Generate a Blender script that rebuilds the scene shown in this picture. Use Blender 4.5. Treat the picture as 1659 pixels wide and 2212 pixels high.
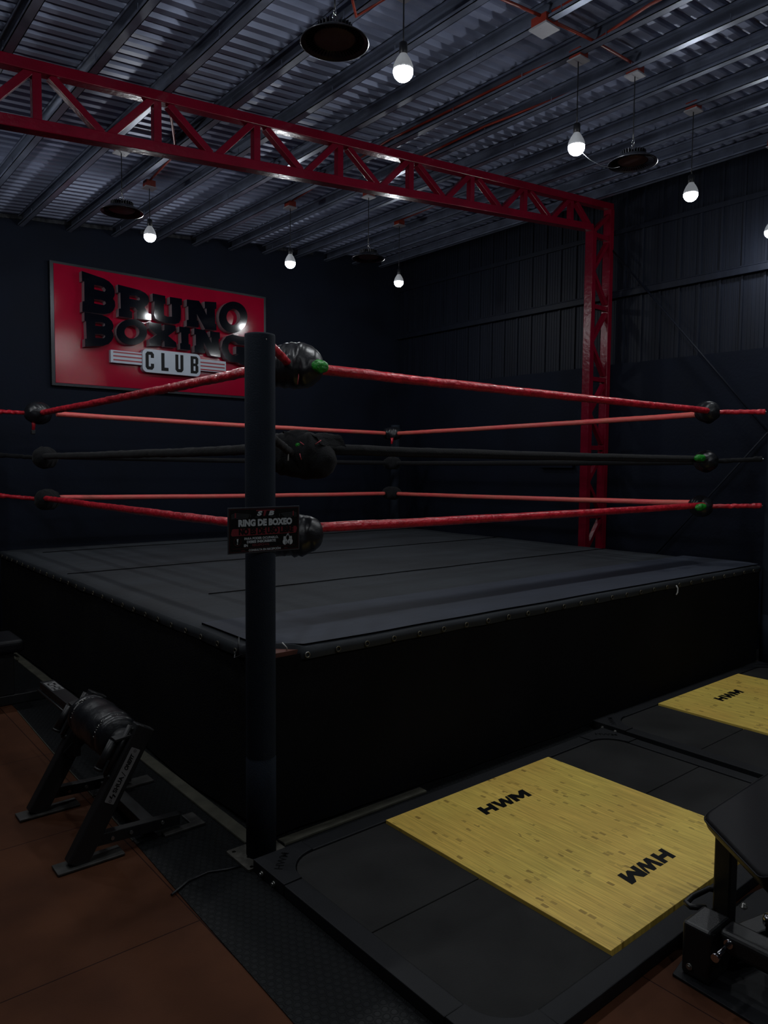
import bpy, math, random
from mathutils import Vector, Matrix, noise
PI = math.pi
random.seed(7)
for o in list(bpy.data.objects):
    bpy.data.objects.remove(o)
scene = bpy.context.scene
COL = scene.collection
V = Vector

# ---------------- camera ----------------
yaw, pitch, roll = 0.87741, -0.06353, 0.00780
cam_d = bpy.data.cameras.new('camera')
cam = bpy.data.objects.new('camera', cam_d)
COL.objects.link(cam)
fw = V((math.cos(yaw)*math.cos(pitch), math.sin(yaw)*math.cos(pitch), math.sin(pitch)))
rt = V((math.sin(yaw), -math.cos(yaw), 0))
up = rt.cross(fw)
r2 = math.cos(roll)*rt + math.sin(roll)*up
u2 = -math.sin(roll)*rt + math.cos(roll)*up
M = Matrix((r2, u2, -fw)).transposed().to_4x4()
M.translation = V((-1.551, -2.659, 1.65))
cam.matrix_world = M
cam_d.sensor_fit = 'HORIZONTAL'
cam_d.sensor_width = 36
cam_d.lens = 1604.4/1659*36
cam_d.clip_start = 0.05
scene.camera = cam

# ---------------- world, exposure ----------------
w = bpy.data.worlds.new('world'); scene.world = w; w.use_nodes = True
w.node_tree.nodes['Background'].inputs[0].default_value = (0.55, 0.65, 1, 1)
w.node_tree.nodes['Background'].inputs[1].default_value = 0.02
scene.view_settings.view_transform = 'Standard'
scene.view_settings.look = 'None'
scene.view_settings.gamma = 1
scene.view_settings.exposure = EXPOSURE = 0.0
BULB = 275.0            # strength of each lit bulb dome
BULB_COL = (0.93, 0.97, 1.0)

# ---------------- helpers ----------------
MATS = {}
def mat(name, col, rough=.6, metal=0., var=.12, vscale=8., bump=0., bscale=60., coat=0., col2=None, spec=.5, stretch=None, emit=None, rvar=0., sheen=0.):
    m = bpy.data.materials.new(name); m.use_nodes = True; MATS[name] = m
    nt = m.node_tree; N = nt.nodes; L = nt.links; b = N['Principled BSDF']
    tc = N.new('ShaderNodeTexCoord'); mp = N.new('ShaderNodeMapping'); L.new(tc.outputs['Object'], mp.inputs[0])
    if stretch: mp.inputs['Scale'].default_value = stretch
    nz = N.new('ShaderNodeTexNoise'); nz.inputs['Scale'].default_value = vscale; nz.inputs['Detail'].default_value = 6
    L.new(mp.outputs[0], nz.inputs[0])
    rp = N.new('ShaderNodeValToRGB')
    c2 = col2 or tuple(max(0, c*(1-2.2*var)) for c in col)
    rp.color_ramp.elements[0].position = .35; rp.color_ramp.elements[1].position = .65
    rp.color_ramp.elements[0].color = (*c2, 1); rp.color_ramp.elements[1].color = (*col, 1)
    L.new(nz.outputs[0], rp.inputs[0]); L.new(rp.outputs[0], b.inputs['Base Color'])
    b.inputs['Roughness'].default_value = rough; b.inputs['Metallic'].default_value = metal
    b.inputs['Specular IOR Level'].default_value = spec
    b.inputs['Coat Weight'].default_value = coat; b.inputs['Coat Roughness'].default_value = .08
    b.inputs['Sheen Weight'].default_value = sheen
    if rvar:
        mr = N.new('ShaderNodeMapRange'); mr.inputs['To Min'].default_value = rough-rvar; mr.inputs['To Max'].default_value = rough+rvar
        L.new(nz.outputs[0], mr.inputs[0]); L.new(mr.outputs[0], b.inputs['Roughness'])
    if bump:
        n2 = N.new('ShaderNodeTexNoise'); n2.inputs['Scale'].default_value = bscale; n2.inputs['Detail'].default_value = 5
        L.new(mp.outputs[0], n2.inputs[0])
        bp = N.new('ShaderNodeBump'); bp.inputs['Strength'].default_value = bump; bp.inputs['Distance'].default_value = .01
        L.new(n2.outputs[0], bp.inputs['Height']); L.new(bp.outputs[0], b.inputs['Normal'])
    if emit:
        b.inputs['Emission Color'].default_value = (*emit[0], 1); b.inputs['Emission Strength'].default_value = emit[1]
    return m

class G:
    def __init__(s): s.v = []; s.f = []; s.m = []; s.sm = []
    def add(s, vs, fs, mi=0, sm=False):
        k = len(s.v); s.v += [tuple(v) for v in vs]
        for f in fs: s.f.append(tuple(i+k for i in f)); s.m.append(mi); s.sm.append(sm)
        return s
    def box(s, a, b, mi=0, mx=None):
        x0, y0, z0 = a; x1, y1, z1 = b
        vs = [V((x, y, z)) for x in (x0, x1) for y in (y0, y1) for z in (z0, z1)]
        if mx: vs = [mx @ v for v in vs]
        return s.add(vs, [(0,1,3,2),(4,6,7,5),(0,4,5,1),(2,3,7,6),(0,2,6,4),(1,5,7,3)], mi)
    def beam(s, p, q, w, h, side=(0,0,1), mi=0):
        """box from p to q; h measured along 'side' made perpendicular, w across"""
        p = V(p); q = V(q); d = (q-p).normalized(); u = V(side); u = (u-d*u.dot(d)).normalized(); c = d.cross(u)
        vs = [pp + c*sx*w/2 + u*sz*h/2 for pp in (p, q) for sx, sz in ((-1,-1),(1,-1),(1,1),(-1,1))]
        return s.add(vs, [(0,3,2,1),(4,5,6,7),(0,1,5,4),(1,2,6,5),(2,3,7,6),(3,0,4,7)], mi)
    def tube(s, pts, r, n=12, mi=0, rf=None, caps=True, nf=None):
        pts = [V(p) for p in pts]; k = len(pts); vs = []; up0 = None
        for i, p in enumerate(pts):
            t = (pts[min(i+1, k-1)]-pts[max(i-1, 0)]).normalized()
            if up0 is None:
                a = V((0,0,1)) if abs(t.z) < .9 else V((1,0,0))
            else: a = up0
            u = (a - t*a.dot(t)).normalized(); up0 = u; c = t.cross(u)
            rr = rf(i/(k-1)) if rf else r
            for j in range(n):
                an = 2*PI*j/n; q = rr*(1+(nf(p, an) if nf else 0))
                vs.append(p + (u*math.sin(an)+c*math.cos(an))*q)
        fs = [(i*n+j, i*n+(j+1)%n, (i+1)*n+(j+1)%n, (i+1)*n+j) for i in range(k-1) for j in range(n)]
        s.add(vs, fs, mi, True)
        if caps:
            b = len(s.v)-len(vs)
            s.f.append(tuple(b+j for j in range(n))[::-1]); s.m.append(mi); s.sm.append(False)
            s.f.append(tuple(b+(k-1)*n+j for j in range(n))); s.m.append(mi); s.sm.append(False)
        return s
    def lathe(s, prof, org=(0,0,0), n=32, mi=0, mx=None, rf=None):
        o = V(org); vs = []
        for r, z in prof:
            for j in range(n):
                an = 2*PI*j/n; rr = r*(rf(an, z) if rf else 1)
                v = V((rr*math.cos(an), rr*math.sin(an), z)); vs.append((mx @ v if mx else v)+o)
        k = len(prof)
        return s.add(vs, [(i*n+j, i*n+(j+1)%n, (i+1)*n+(j+1)%n, (i+1)*n+j) for i in range(k-1) for j in range(n)], mi, True)
    def prism(s, poly, z0, z1, mx=None, mi=0):
        n = len(poly); vs = [V((x, y, z0)) for x, y in poly]+[V((x, y, z1)) for x, y in poly]
        if mx: vs = [mx @ v for v in vs]
        return s.add(vs, [tuple(range(n))[::-1], tuple(range(n, 2*n))]+[(i, (i+1)%n, n+(i+1)%n, n+i) for i in range(n)], mi)
    def disc(s, c, nrm, r, h, n=16, mi=0):
        c = V(c); d = V(nrm).normalized(); return s.tube([c, c+d*h], r, n, mi)
    def curve(s, loops, depth, mx, mi=0, side=None):
        """filled outline with holes, extruded by depth towards -local z"""
        cu = bpy.data.curves.new('tmp', 'CURVE'); cu.dimensions = '2D'; cu.fill_mode = 'BOTH'; cu.extrude = depth/2
        for lp in loops:
            sp = cu.splines.new('POLY'); sp.points.add(len(lp)-1); sp.use_cyclic_u = True
            for i, (x, y) in enumerate(lp): sp.points[i].co = (x, y, 0, 1)
        return s._conv(cu, mx, mi, side)
    def text(s, t, size, mx, mi=0, depth=.0006, bold=0., xs=1., shear=0., align='CENTER', space=1., side=None):
        cu = bpy.data.curves.new('tmp', 'FONT'); cu.body = t; cu.size = size; cu.extrude = depth/2; cu.offset = bold
        cu.align_x = align; cu.align_y = 'CENTER'; cu.shear = shear; cu.space_character = space; cu.resolution_u = 3
        return s._conv(cu, mx @ Matrix.Diagonal((xs, 1, 1, 1)), mi, side)
    def _conv(s, cu, mx, mi, side):
        o = bpy.data.objects.new('tmp', cu); COL.objects.link(o)
        dg = bpy.context.evaluated_depsgraph_get(); me = bpy.data.meshes.new_from_object(o.evaluated_get(dg))
        k = len(s.v); s.v += [tuple(mx @ v.co) for v in me.vertices]
        for p in me.polygons:
            s.f.append(tuple(i+k for i in p.vertices)); s.m.append(side if (side is not None and abs(p.normal.z) < .5) else mi); s.sm.append(False)
        bpy.data.objects.remove(o); bpy.data.curves.remove(cu); bpy.data.meshes.remove(me)
        return s

def obj(name, g, mats, parent=None, label=None, cat=None, group=None, kind=None, bevel=0, loc=None, seg=2, sub=0):
    me = bpy.data.meshes.new(name)
    o0 = V(loc) if loc else V((0,0,0))
    me.from_pydata([tuple(V(v)-o0) for v in g.v], [], g.f); 
    if not isinstance(mats, (list, tuple)): mats = [mats]
    for m in mats: me.materials.append(MATS[m])
    me.polygons.foreach_set('material_index', g.m); me.polygons.foreach_set('use_smooth', g.sm); me.update()
    o = bpy.data.objects.new(name, me); COL.objects.link(o)
    if loc: o.location = o0
    if parent:
        o.parent = parent
        q = parent; wl = V((0,0,0))
        while q: wl += q.location; q = q.parent
        o.location = o0 - wl
    if bevel:
        b = o.modifiers.new('bevel', 'BEVEL'); b.width = bevel; b.segments = seg; b.limit_method = 'ANGLE'; b.angle_limit = .6
    if sub:
        b = o.modifiers.new('sub', 'SUBSURF'); b.levels = sub; b.render_levels = sub
    for k, vv in (('label', label), ('category', cat), ('group', group), ('kind', kind)):
        if vv: o[k] = vv
    return o
def thing(name, loc, label, cat, group=None):
    o = bpy.data.objects.new(name, None); COL.objects.link(o); o.location = loc; o.empty_display_size = .1
    o['label'] = label; o['category'] = cat
    if group: o['group'] = group
    return o
def MX(o, x, y, z=None):
    """matrix whose local axes are x, y, (z) placed at o"""
    x = V(x); y = V(y); z = V(z) if z else x.cross(y)
    m = Matrix((x, y, z)).transposed().to_4x4(); m.translation = V(o); return m

# ---------------- materials ----------------
mat('wall_paint', (.0045, .0070, .0150), spec=.13, rough=.75, var=.12, vscale=2.5, bump=.25, bscale=35, rvar=.08)
mat('panel_paint', (.0058, .0082, .0160), spec=.2, rough=.6, var=.12, vscale=3, bump=.12, bscale=20, stretch=(1, 6, .4), rvar=.08)
mat('galvanised', (.25, .285, .41), rough=.46, metal=.25, spec=.35, var=.12, vscale=3, bump=.03, bscale=14, stretch=(.5, 2, 1), rvar=.1)
mat('purlin_steel', (.17, .195, .27), rough=.36, metal=.45, var=.15, vscale=6, rvar=.08)
mat('red_steel', (.125, .0012, .0120), rough=.24, var=.10, vscale=5, bump=.25, bscale=25, coat=0, spec=.28)
mat('black_vinyl', (.010, .011, .014), rough=.36, var=.1, vscale=20, bump=.35, bscale=22)
mat('black_cloth', (.0075, .0080, .0095), rough=.9, var=.15, vscale=30, bump=.4, bscale=160, spec=.2, sheen=.05)
mat('skirt_cloth', (.0062, .0064, .0080), rough=.92, var=.2, vscale=2, bump=.35, bscale=110, spec=.15)
mat('canvas', (.024, .029, .036), rough=.72, var=.17, vscale=1.6, bump=.35, bscale=9, spec=.35, stretch=(1, 2.5, 1), rvar=.06)
mat('canvas_flap', (.029, .036, .055), rough=.66, var=.12, vscale=2.2, bump=.25, bscale=9, spec=.35, stretch=(.6, 2, 1))
mat('post_pad', (.016, .0225, .034), rough=.8, var=.08, vscale=10, bump=.2, bscale=180, spec=.15)
mat('red_vinyl', (.66, .020, .038), rough=.34, var=.18, vscale=14, bump=1., bscale=30, coat=.15)
mat('faded_red_vinyl', (.70, .085, .088), rough=.5, var=.18, vscale=5, bump=.4, bscale=26, col2=(.62, .13, .10))
mat('green_wrap', (.012, .26, .02), rough=.35, var=.2, vscale=30, bump=.8, bscale=60)
mat('sign_red', (.27, .0018, .020), rough=.11, var=.05, vscale=3, bump=.03, bscale=200, coat=0, spec=.2)
mat('gloss_black', (.001, .002, .005), rough=.09, var=.05, vscale=3, coat=0, spec=.25)
mat('letter_side', (.27, .23, .25), rough=.45, var=.06, vscale=10)
mat('white_panel', (.36, .41, .48), rough=.35, var=.04, vscale=5)
mat('stripe_red', (.24, .006, .02), rough=.4, var=.05)
mat('print_black', (.003, .0035, .004), spec=.15, rough=.5, var=.05)
mat('print_white', (.42, .46, .49), rough=.5, var=.04)
mat('print_red', (.16, .003, .012), rough=.5, var=.06)
mat('print_dark_red', (.10, .006, .012), rough=.5, var=.06)
mat('print_grey', (.08, .09, .10), rough=.5, var=.06)
mat('sign_edge', (.07, .075, .09), rough=.35, metal=.4, var=.06)
mat('dark_frame', (.014, .017, .022), rough=.35, metal=.5, var=.1)
mat('frame_paint', (.0085, .0095, .012), spec=.3, rough=.6, var=.1, vscale=10, bump=.12, bscale=220)
mat('mat_rubber', (.020, .020, .020), rough=.82, var=.22, vscale=3.5, bump=.25, bscale=160, spec=.3)
mat('machine_paint', (.0125, .0130, .0145), rough=.42, var=.1, vscale=8, bump=.08, bscale=200)
mat('foot_steel', (.075, .073, .07), rough=.5, metal=.4, var=.2, vscale=20)
mat('label_metal', (.26, .26, .26), rough=.45, metal=.3, var=.05)
mat('pale_board', (.085, .082, .060), rough=.85, var=.2, vscale=9, bump=.3, bscale=50)
mat('dirty_plate', (.11, .105, .09), rough=.6, metal=.2, var=.3, vscale=18, bump=.4, bscale=40)
mat('ring_board', (.12, .035, .022), rough=.7, var=.2)
mat('orange_pvc', (.22, .022, .010), rough=.42, var=.12, vscale=8)
mat('white_plastic', (.28, .28, .31), rough=.5, var=.05)
mat('bulb_body', (.55, .57, .60), rough=.4, var=.03, emit=((.9, .95, 1), .10))  # faint emission stands in for dome light falling on the body
mat('bulb_dome', (1, 1, 1), rough=.5, var=0, emit=(BULB_COL, BULB))
mat('black_plastic', (.008, .009, .012), rough=.42, var=.1)
mat('lamp_black', (.014, .016, .022), rough=.33, metal=.3, var=.1)
mat('lamp_lens', (.12, .085, .085), rough=.5, var=.1, vscale=30)
mat('chrome', (.62, .62, .64), rough=.16, metal=1, var=.04)
mat('bolt_steel', (.38, .38, .36), rough=.35, metal=.9, var=.1)
mat('bench_vinyl', (.0065, .0070, .0095), spec=.25, rough=.5, var=.06, vscale=12, bump=.15, bscale=320)
mat('clear_tape', (.20, .21, .22), rough=.3, var=.2)
mat('lace_red', (.50, .07, .09), rough=.7, var=.1)
mat('lace_white', (.5, .5, .48), rough=.7, var=.1)
mat('brass', (.13, .12, .09), rough=.4, metal=.6, var=.1)
mat('ragged_strip', (.05, .053, .063), rough=.5, metal=.5, var=.35, vscale=6, stretch=(5, 1, 1))

def wood_mat():
    m = bpy.data.materials.new('bamboo'); m.use_nodes = True; MATS['bamboo'] = m
    nt = m.node_tree; N = nt.nodes; L = nt.links; b = N['Principled BSDF']
    tc = N.new('ShaderNodeTexCoord'); mp = N.new('ShaderNodeMapping'); L.new(tc.outputs['Object'], mp.inputs[0])
    mp.inputs['Rotation'].default_value = (0, 0, PI/2)
    br = N.new('ShaderNodeTexBrick'); L.new(mp.outputs[0], br.inputs[0])
    br.inputs['Scale'].default_value = 1; br.inputs['Brick Width'].default_value = .34; br.inputs['Row Height'].default_value = .0195
    br.inputs['Mortar Size'].default_value = .0003; br.offset = .37
    br.inputs['Color1'].default_value = (.90, .70, .165, 1); br.inputs['Color2'].default_value = (.80, .60, .135, 1); br.inputs['Mortar'].default_value = (.58, .42, .08, 1)
    g = N.new('ShaderNodeTexNoise'); mp2 = N.new('ShaderNodeMapping'); L.new(tc.outputs['Object'], mp2.inputs[0]); mp2.inputs['Scale'].default_value = (160, 5, 1)
    L.new(mp2.outputs[0], g.inputs[0]); g.inputs['Scale'].default_value = 1; g.inputs['Detail'].default_value = 4
    mx = N.new('ShaderNodeMix'); mx.data_type = 'RGBA'; mx.blend_type = 'MULTIPLY'
    rp = N.new('ShaderNodeValToRGB'); rp.color_ramp.elements[0].color = (.72, .68, .60, 1); rp.color_ramp.elements[1].color = (1.12, 1.1, 1.05, 1)
    rp.color_ramp.elements[0].position = .3; rp.color_ramp.elements[1].position = .7
    L.new(g.outputs[0], rp.inputs[0]); mx.inputs[0].default_value = 1
    L.new(br.outputs[0], mx.inputs[6]); L.new(rp.outputs[0], mx.inputs[7])
    # bamboo nodes: short dark flecks in rows
    vo = N.new('ShaderNodeTexVoronoi'); vo.feature = 'F1'; mp3 = N.new('ShaderNodeMapping'); L.new(tc.outputs['Object'], mp3.inputs[0])
    mp3.inputs['Scale'].default_value = (1/.055, 1/.13, 1)
    L.new(mp3.outputs[0], vo.inputs[0]); vo.inputs['Scale'].default_value = 1
    mp4 = N.new('ShaderNodeMapping'); L.new(tc.outputs['Object'], mp4.inputs[0]); mp4.inputs['Scale'].default_value = (51.3, 28, 1)
    v2 = N.new('ShaderNodeTexVoronoi'); v2.distance = 'CHEBYCHEV'; L.new(mp4.outputs[0], v2.inputs[0]); v2.inputs['Scale'].default_value = 1
    lt = N.new('ShaderNodeMath'); lt.operation = 'LESS_THAN'; sp = N.new('ShaderNodeSeparateColor'); L.new(v2.outputs['Color'], sp.inputs[0]); L.new(sp.outputs[0], lt.inputs[0]); lt.inputs[1].default_value = .12
    l2 = N.new('ShaderNodeMath'); l2.operation = 'LESS_THAN'; L.new(v2.outputs['Distance'], l2.inputs[0]); l2.inputs[1].default_value = .42
    an = N.new('ShaderNodeMath'); an.operation = 'MULTIPLY'; L.new(lt.outputs[0], an.inputs[0]); L.new(l2.outputs[0], an.inputs[1])
    a2 = N.new('ShaderNodeMath'); a2.operation = 'MULTIPLY'; L.new(an.outputs[0], a2.inputs[0]); L.new(sp.outputs[1], a2.inputs[1])
    m2 = N.new('ShaderNodeMix'); m2.data_type = 'RGBA'; L.new(a2.outputs[0], m2.inputs[0]); L.new(mx.outputs[2], m2.inputs[6]); m2.inputs[7].default_value = (.36, .24, .045, 1)
    # broad reddish patches
    n3 = N.new('ShaderNodeTexNoise'); L.new(tc.outputs['Object'], n3.inputs[0]); n3.inputs['Scale'].default_value = 2.2
    r3 = N.new('ShaderNodeValToRGB'); r3.color_ramp.elements[0].color = (1, .99, .9, 1); r3.color_ramp.elements[1].color = (1.02, .93, .86, 1); r3.color_ramp.elements[0].position = .4; r3.color_ramp.elements[1].position = .62
    L.new(n3.outputs[0], r3.inputs[0])
    m3 = N.new('ShaderNodeMix'); m3.data_type = 'RGBA'; m3.blend_type = 'MULTIPLY'; m3.inputs[0].default_value = 1
    L.new(m2.outputs[2], m3.inputs[6]); L.new(r3.outputs[0], m3.inputs[7])
    L.new(m3.outputs[2], b.inputs['Base Color']); b.inputs['Roughness'].default_value = .5
wood_mat()

def stud_mat():
    m = bpy.data.materials.new('studded_rubber'); m.use_nodes = True; MATS['studded_rubber'] = m
    nt = m.node_tree; N = nt.nodes; L = nt.links; b = N['Principled BSDF']
    tc = N.new('ShaderNodeTexCoord')
    def cell(off):
        mp = N.new('ShaderNodeMapping'); L.new(tc.outputs['Object'], mp.inputs[0])
        mp.inputs['Scale'].default_value = (1/.030, 1/.052, 0); mp.inputs['Location'].default_value = (off, off, 0)
        fr = N.new('ShaderNodeVectorMath'); fr.operation = 'FRACTION'; L.new(mp.outputs[0], fr.inputs[0])
        sb = N.new('ShaderNodeVectorMath'); sb.operation = 'SUBTRACT'; L.new(fr.outputs[0], sb.inputs[0]); sb.inputs[1].default_value = (.5, .5, 0)
        ml = N.new('ShaderNodeVectorMath'); ml.operation = 'MULTIPLY'; L.new(sb.outputs[0], ml.inputs[0]); ml.inputs[1].default_value = (1, 1.732, 0)
        ln = N.new('ShaderNodeVectorMath'); ln.operation = 'LENGTH'; L.new(ml.outputs[0], ln.inputs[0]); return ln.outputs['Value']
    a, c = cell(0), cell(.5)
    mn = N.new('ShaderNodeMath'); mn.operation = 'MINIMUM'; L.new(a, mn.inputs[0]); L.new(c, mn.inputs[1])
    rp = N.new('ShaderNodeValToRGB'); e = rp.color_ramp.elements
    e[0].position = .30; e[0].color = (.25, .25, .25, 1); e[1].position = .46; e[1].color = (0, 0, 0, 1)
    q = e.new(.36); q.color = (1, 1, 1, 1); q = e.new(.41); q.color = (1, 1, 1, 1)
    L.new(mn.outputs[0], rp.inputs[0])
    bp = N.new('ShaderNodeBump'); bp.inputs['Strength'].default_value = .8; bp.inputs['Distance'].default_value = .012
    L.new(rp.outputs[0], bp.inputs['Height']); L.new(bp.outputs[0], b.inputs['Normal'])
    nz = N.new('ShaderNodeTexNoise'); nz.inputs['Scale'].default_value = 4; L.new(tc.outputs['Object'], nz.inputs[0])
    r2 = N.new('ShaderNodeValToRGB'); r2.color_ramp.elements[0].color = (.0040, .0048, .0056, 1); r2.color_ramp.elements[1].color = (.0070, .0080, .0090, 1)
    L.new(nz.outputs[0], r2.inputs[0]); ring_hl = N.new('ShaderNodeMix'); ring_hl.data_type = 'RGBA'; L.new(rp.outputs[0], ring_hl.inputs[0]); L.new(r2.outputs[0], ring_hl.inputs[6]); ring_hl.inputs[7].default_value = (.018, .020, .022, 1); L.new(ring_hl.outputs[2], b.inputs['Base Color']); b.inputs['Roughness'].default_value = .5; b.inputs['Specular IOR Level'].default_value = .2  # stud rings painted lighter, their highlight put into the base colour
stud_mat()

def tile_mat():
    m = bpy.data.materials.new('red_rubber_tiles'); m.use_nodes = True; MATS['red_rubber_tiles'] = m
    nt = m.node_tree; N = nt.nodes; L = nt.links; b = N['Principled BSDF']
    tc = N.new('ShaderNodeTexCoord'); mp = N.new('ShaderNodeMapping'); L.new(tc.outputs['Object'], mp.inputs[0])
    mp.inputs['Location'].default_value = (.40, .25, 0)
    br = N.new('ShaderNodeTexBrick'); br.offset = 0; L.new(mp.outputs[0], br.inputs[0]); br.inputs['Scale'].default_value = 1
    br.inputs['Brick Width'].default_value = .98; br.inputs['Row Height'].default_value = .98; br.inputs['Mortar Size'].default_value = .003; br.inputs['Mortar Smooth'].default_value = .6
    br.inputs['Color1'].default_value = (.080, .030, .014, 1); br.inputs['Color2'].default_value = (.090, .033, .015, 1); br.inputs['Mortar'].default_value = (.02, .006, .005, 1)
    nz = N.new('ShaderNodeTexNoise'); nz.inputs['Scale'].default_value = 3; nz.inputs['Detail'].default_value = 8; L.new(tc.outputs['Object'], nz.inputs[0])
    rp = N.new('ShaderNodeValToRGB'); rp.color_ramp.elements[0].position = .35; rp.color_ramp.elements[0].color = (.72, .70, .72, 1); rp.color_ramp.elements[1].position = .65; rp.color_ramp.elements[1].color = (1.1, 1.1, 1.1, 1)
    L.new(nz.outputs[0], rp.inputs[0])
    mx = N.new('ShaderNodeMix'); mx.data_type = 'RGBA'; mx.blend_type = 'MULTIPLY'; mx.inputs[0].default_value = 1
    L.new(br.outputs[0], mx.inputs[6]); L.new(rp.outputs[0], mx.inputs[7]); L.new(mx.outputs[2], b.inputs['Base Color'])
    b.inputs['Roughness'].default_value = .8; b.inputs['Specular IOR Level'].default_value = .15
    n2 = N.new('ShaderNodeTexNoise'); n2.inputs['Scale'].default_value = 220; L.new(tc.outputs['Object'], n2.inputs[0])
    bp = N.new('ShaderNodeBump'); bp.inputs['Strength'].default_value = .3; bp.inputs['Distance'].default_value = .003
    ad = N.new('ShaderNodeMath'); ad.operation = 'SUBTRACT'; L.new(n2.outputs[0], ad.inputs[0]); L.new(br.outputs['Fac'], ad.inputs[1])
    L.new(ad.outputs[0], bp.inputs['Height']); L.new(bp.outputs[0], b.inputs['Normal'])
tile_mat()

# ================= SETTING =================
XW, YW, XL, YF = 5.34, 5.36, -4.6, -6.0
def zp(x): return 4.37 + .085*(x-5.3)      # underside of the purlins
def ct(x): return zp(x)+.11                # roof sheet

obj('floor', G().box((XL-.1, YF-.1, -.12), (XW+.2, YW+.1, 0)), 'red_rubber_tiles', kind='structure')
g = G()
pitch_, d_ = .102, .028
prof = []
y = YF
while y < YW:
    for dy, dz in ((0, 0), (.044, 0), (.058, d_), (.088, d_)):
        prof.append((y+dy, dz))
    y += pitch_
xs = [XL-.1+i*(XW+.2-XL)/12 for i in range(13)]
vs = []; n = len(prof)
for th in (0, .004):
    for x in xs:
        for (yy, dz) in prof: vs.append((x, yy, ct(x)+dz+th))
fs = []; K = len(xs)*n
for i in range(len(xs)-1):
    for j in range(n-1):
        a = i*n+j; fs.append((a, a+1, a+n+1, a+n)); fs.append((K+a, K+a+n, K+a+n+1, K+a+1))
g.add(vs, fs)
obj('ceiling', g, 'galvanised', kind='structure')
obj('wall_back', G().prism([(XL-.1, -.1), (XW+.2, -.1), (XW+.2, ct(XW)+.12), (XL-.1, ct(XL)+.12)], 0, .12, MX((0, YW+.12, 0), (1,0,0), (0,0,1))), 'wall_paint', kind='structure')
obj('wall_front', G().prism([(XL-.1, -.1), (XW+.2, -.1), (XW+.2, ct(XW)+.12), (XL-.1, ct(XL)+.12)], 0, .12, MX((0, YF, 0), (1,0,0), (0,0,1))), 'wall_paint', kind='structure')
obj('wall_left', G().box((XL-.12, YF, 0), (XL, YW, ct(XL)+.1)), 'wall_paint', kind='structure')
# right wall: plain masonry below, ribbed cladding above
g = G(); g.box((XW, YF, 0), (XW+.12, YW, 2.72), 0)
g.box((XW+.04, YF, 2.72), (XW+.12, YW, ct(XW)+.1), 1)
y = .004
yy = YF+.05
while yy < YW-.05:
    g.box((XW+.022, yy, 2.72), (XW+.041, yy+.02, ct(XW)), 1)
    for q in (.055, .09, .125, .16):
        g.box((XW+.036, yy+q, 2.72), (XW+.041, yy+q+.012, ct(XW)), 1)
    yy += .2035
obj('wall_right', g, ['wall_paint', 'panel_paint'], kind='structure')
# girts on the cladding, wall-top members, small ledge
obj('trim_1', G().box((XW-.03, YF, 3.40), (XW+.04, YW, 3.462)).box((XW-.03, YF, 3.462), (XW-.02, YW, 3.475)), 'panel_paint', kind='structure', bevel=.004)
obj('trim_2', G().box((XW+.01, YF, 4.06), (XW+.04, YW, 4.11)), 'panel_paint', kind='structure', bevel=.004)
obj('trim_3', G().box((XW-.05, 2.33, 1.63), (XW, 2.78, 1.67)), 'wall_paint', kind='structure', bevel=.004)
g = G()
for x in [XL+i*.05 for i in range(int((XW-XL)/.05))]:
    hh = .03+.02*noise.noise(V((x*3, 0, 0))); 
    if noise.noise(V((x*.9, 5, 0))) > -.15 and x < 4.2: g.box((x, YW-.012, ct(x)-.035-hh*.35), (x+.05, YW, ct(x)-.01))
obj('trim_4', g, 'ragged_strip', kind='structure')  # ragged grey strip along the top of the back wall

# purlins (C sections, open side to -x)
k = 5
for i in range(-10, 14):
    x = -.03 + .456*i
    if x > XW-.05: continue
    z = zp(x); g = G(); W_, H_ = .052, .105
    g.box((x+W_-.004, YF, z), (x+W_, YW, z+H_)); g.box((x, YF, z), (x+W_, YW, z+.004)); g.box((x, YF, z+H_-.004), (x+W_, YW, z+H_))
    g.box((x, YF, z), (x+.004, YW, z+.02)); g.box((x, YF, z+H_-.02), (x+.004, YW, z+H_))
    yy = YF+.3+random.random()*.3
    while yy < YW:
        g.box((x-.003, yy, z+.001), (x+.001, yy+.004, z+.045)); yy += .62
    obj('trim_%d' % k, g, 'purlin_steel', kind='structure'); k += 1

# ================= RED TRUSS AND COLUMN =================
TY = 1.93
t = thing('roof_truss', (XL, TY, zp(XL)-.4), 'long dark red lattice roof truss crossing above the ring', 'truss')
def zt(x): return zp(x)-.035
def zb(x): return 4.09+.099*(x-4.93)-.035+.0
xl, xr = XL+.02, 5.30
obj('top_chord', G().beam((xl, TY, zt(xl)), (xr, TY, zt(xr)), .075, .065), 'red_steel', t, bevel=.005)
obj('bottom_chord', G().beam((xl, TY, zb(xl)), (4.95, TY, zb(4.95)), .085, .065), 'red_steel', t, bevel=.005)
xv = [-.31+.703*i for i in range(-6, 8)]
for i, x in enumerate(xv):
    obj('vertical_strut', G().beam((x, TY, zb(x)+.02), (x, TY, zt(x)-.02), .05, .05, (1,0,0)), 'red_steel', t, bevel=.003)
    xm = x+.385; xn = x+.703
    if xm > 4.95: xm = 4.93
    obj('diagonal_strut', G().beam((x+.075, TY, zt(x)-.025), (xm-.02, TY, zb(xm)+.025), .05, .045, (1,0,0)), 'red_steel', t, bevel=.003)
    if xn < 4.8:
        obj('diagonal_strut', G().beam((xm+.02, TY, zb(xm)+.025), (xn-.03, TY, zt(xn)-.025), .05, .045, (1,0,0)), 'red_steel', t, bevel=.003)
c = thing('lattice_column', (5.1, TY, 0), 'dark red lattice steel column carrying the truss at the right wall', 'column')
obj('upright', G().box((4.93, TY-.045, 0), (5.00, TY+.045, zb(4.95)-.03)), 'red_steel', c, bevel=.005)
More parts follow.
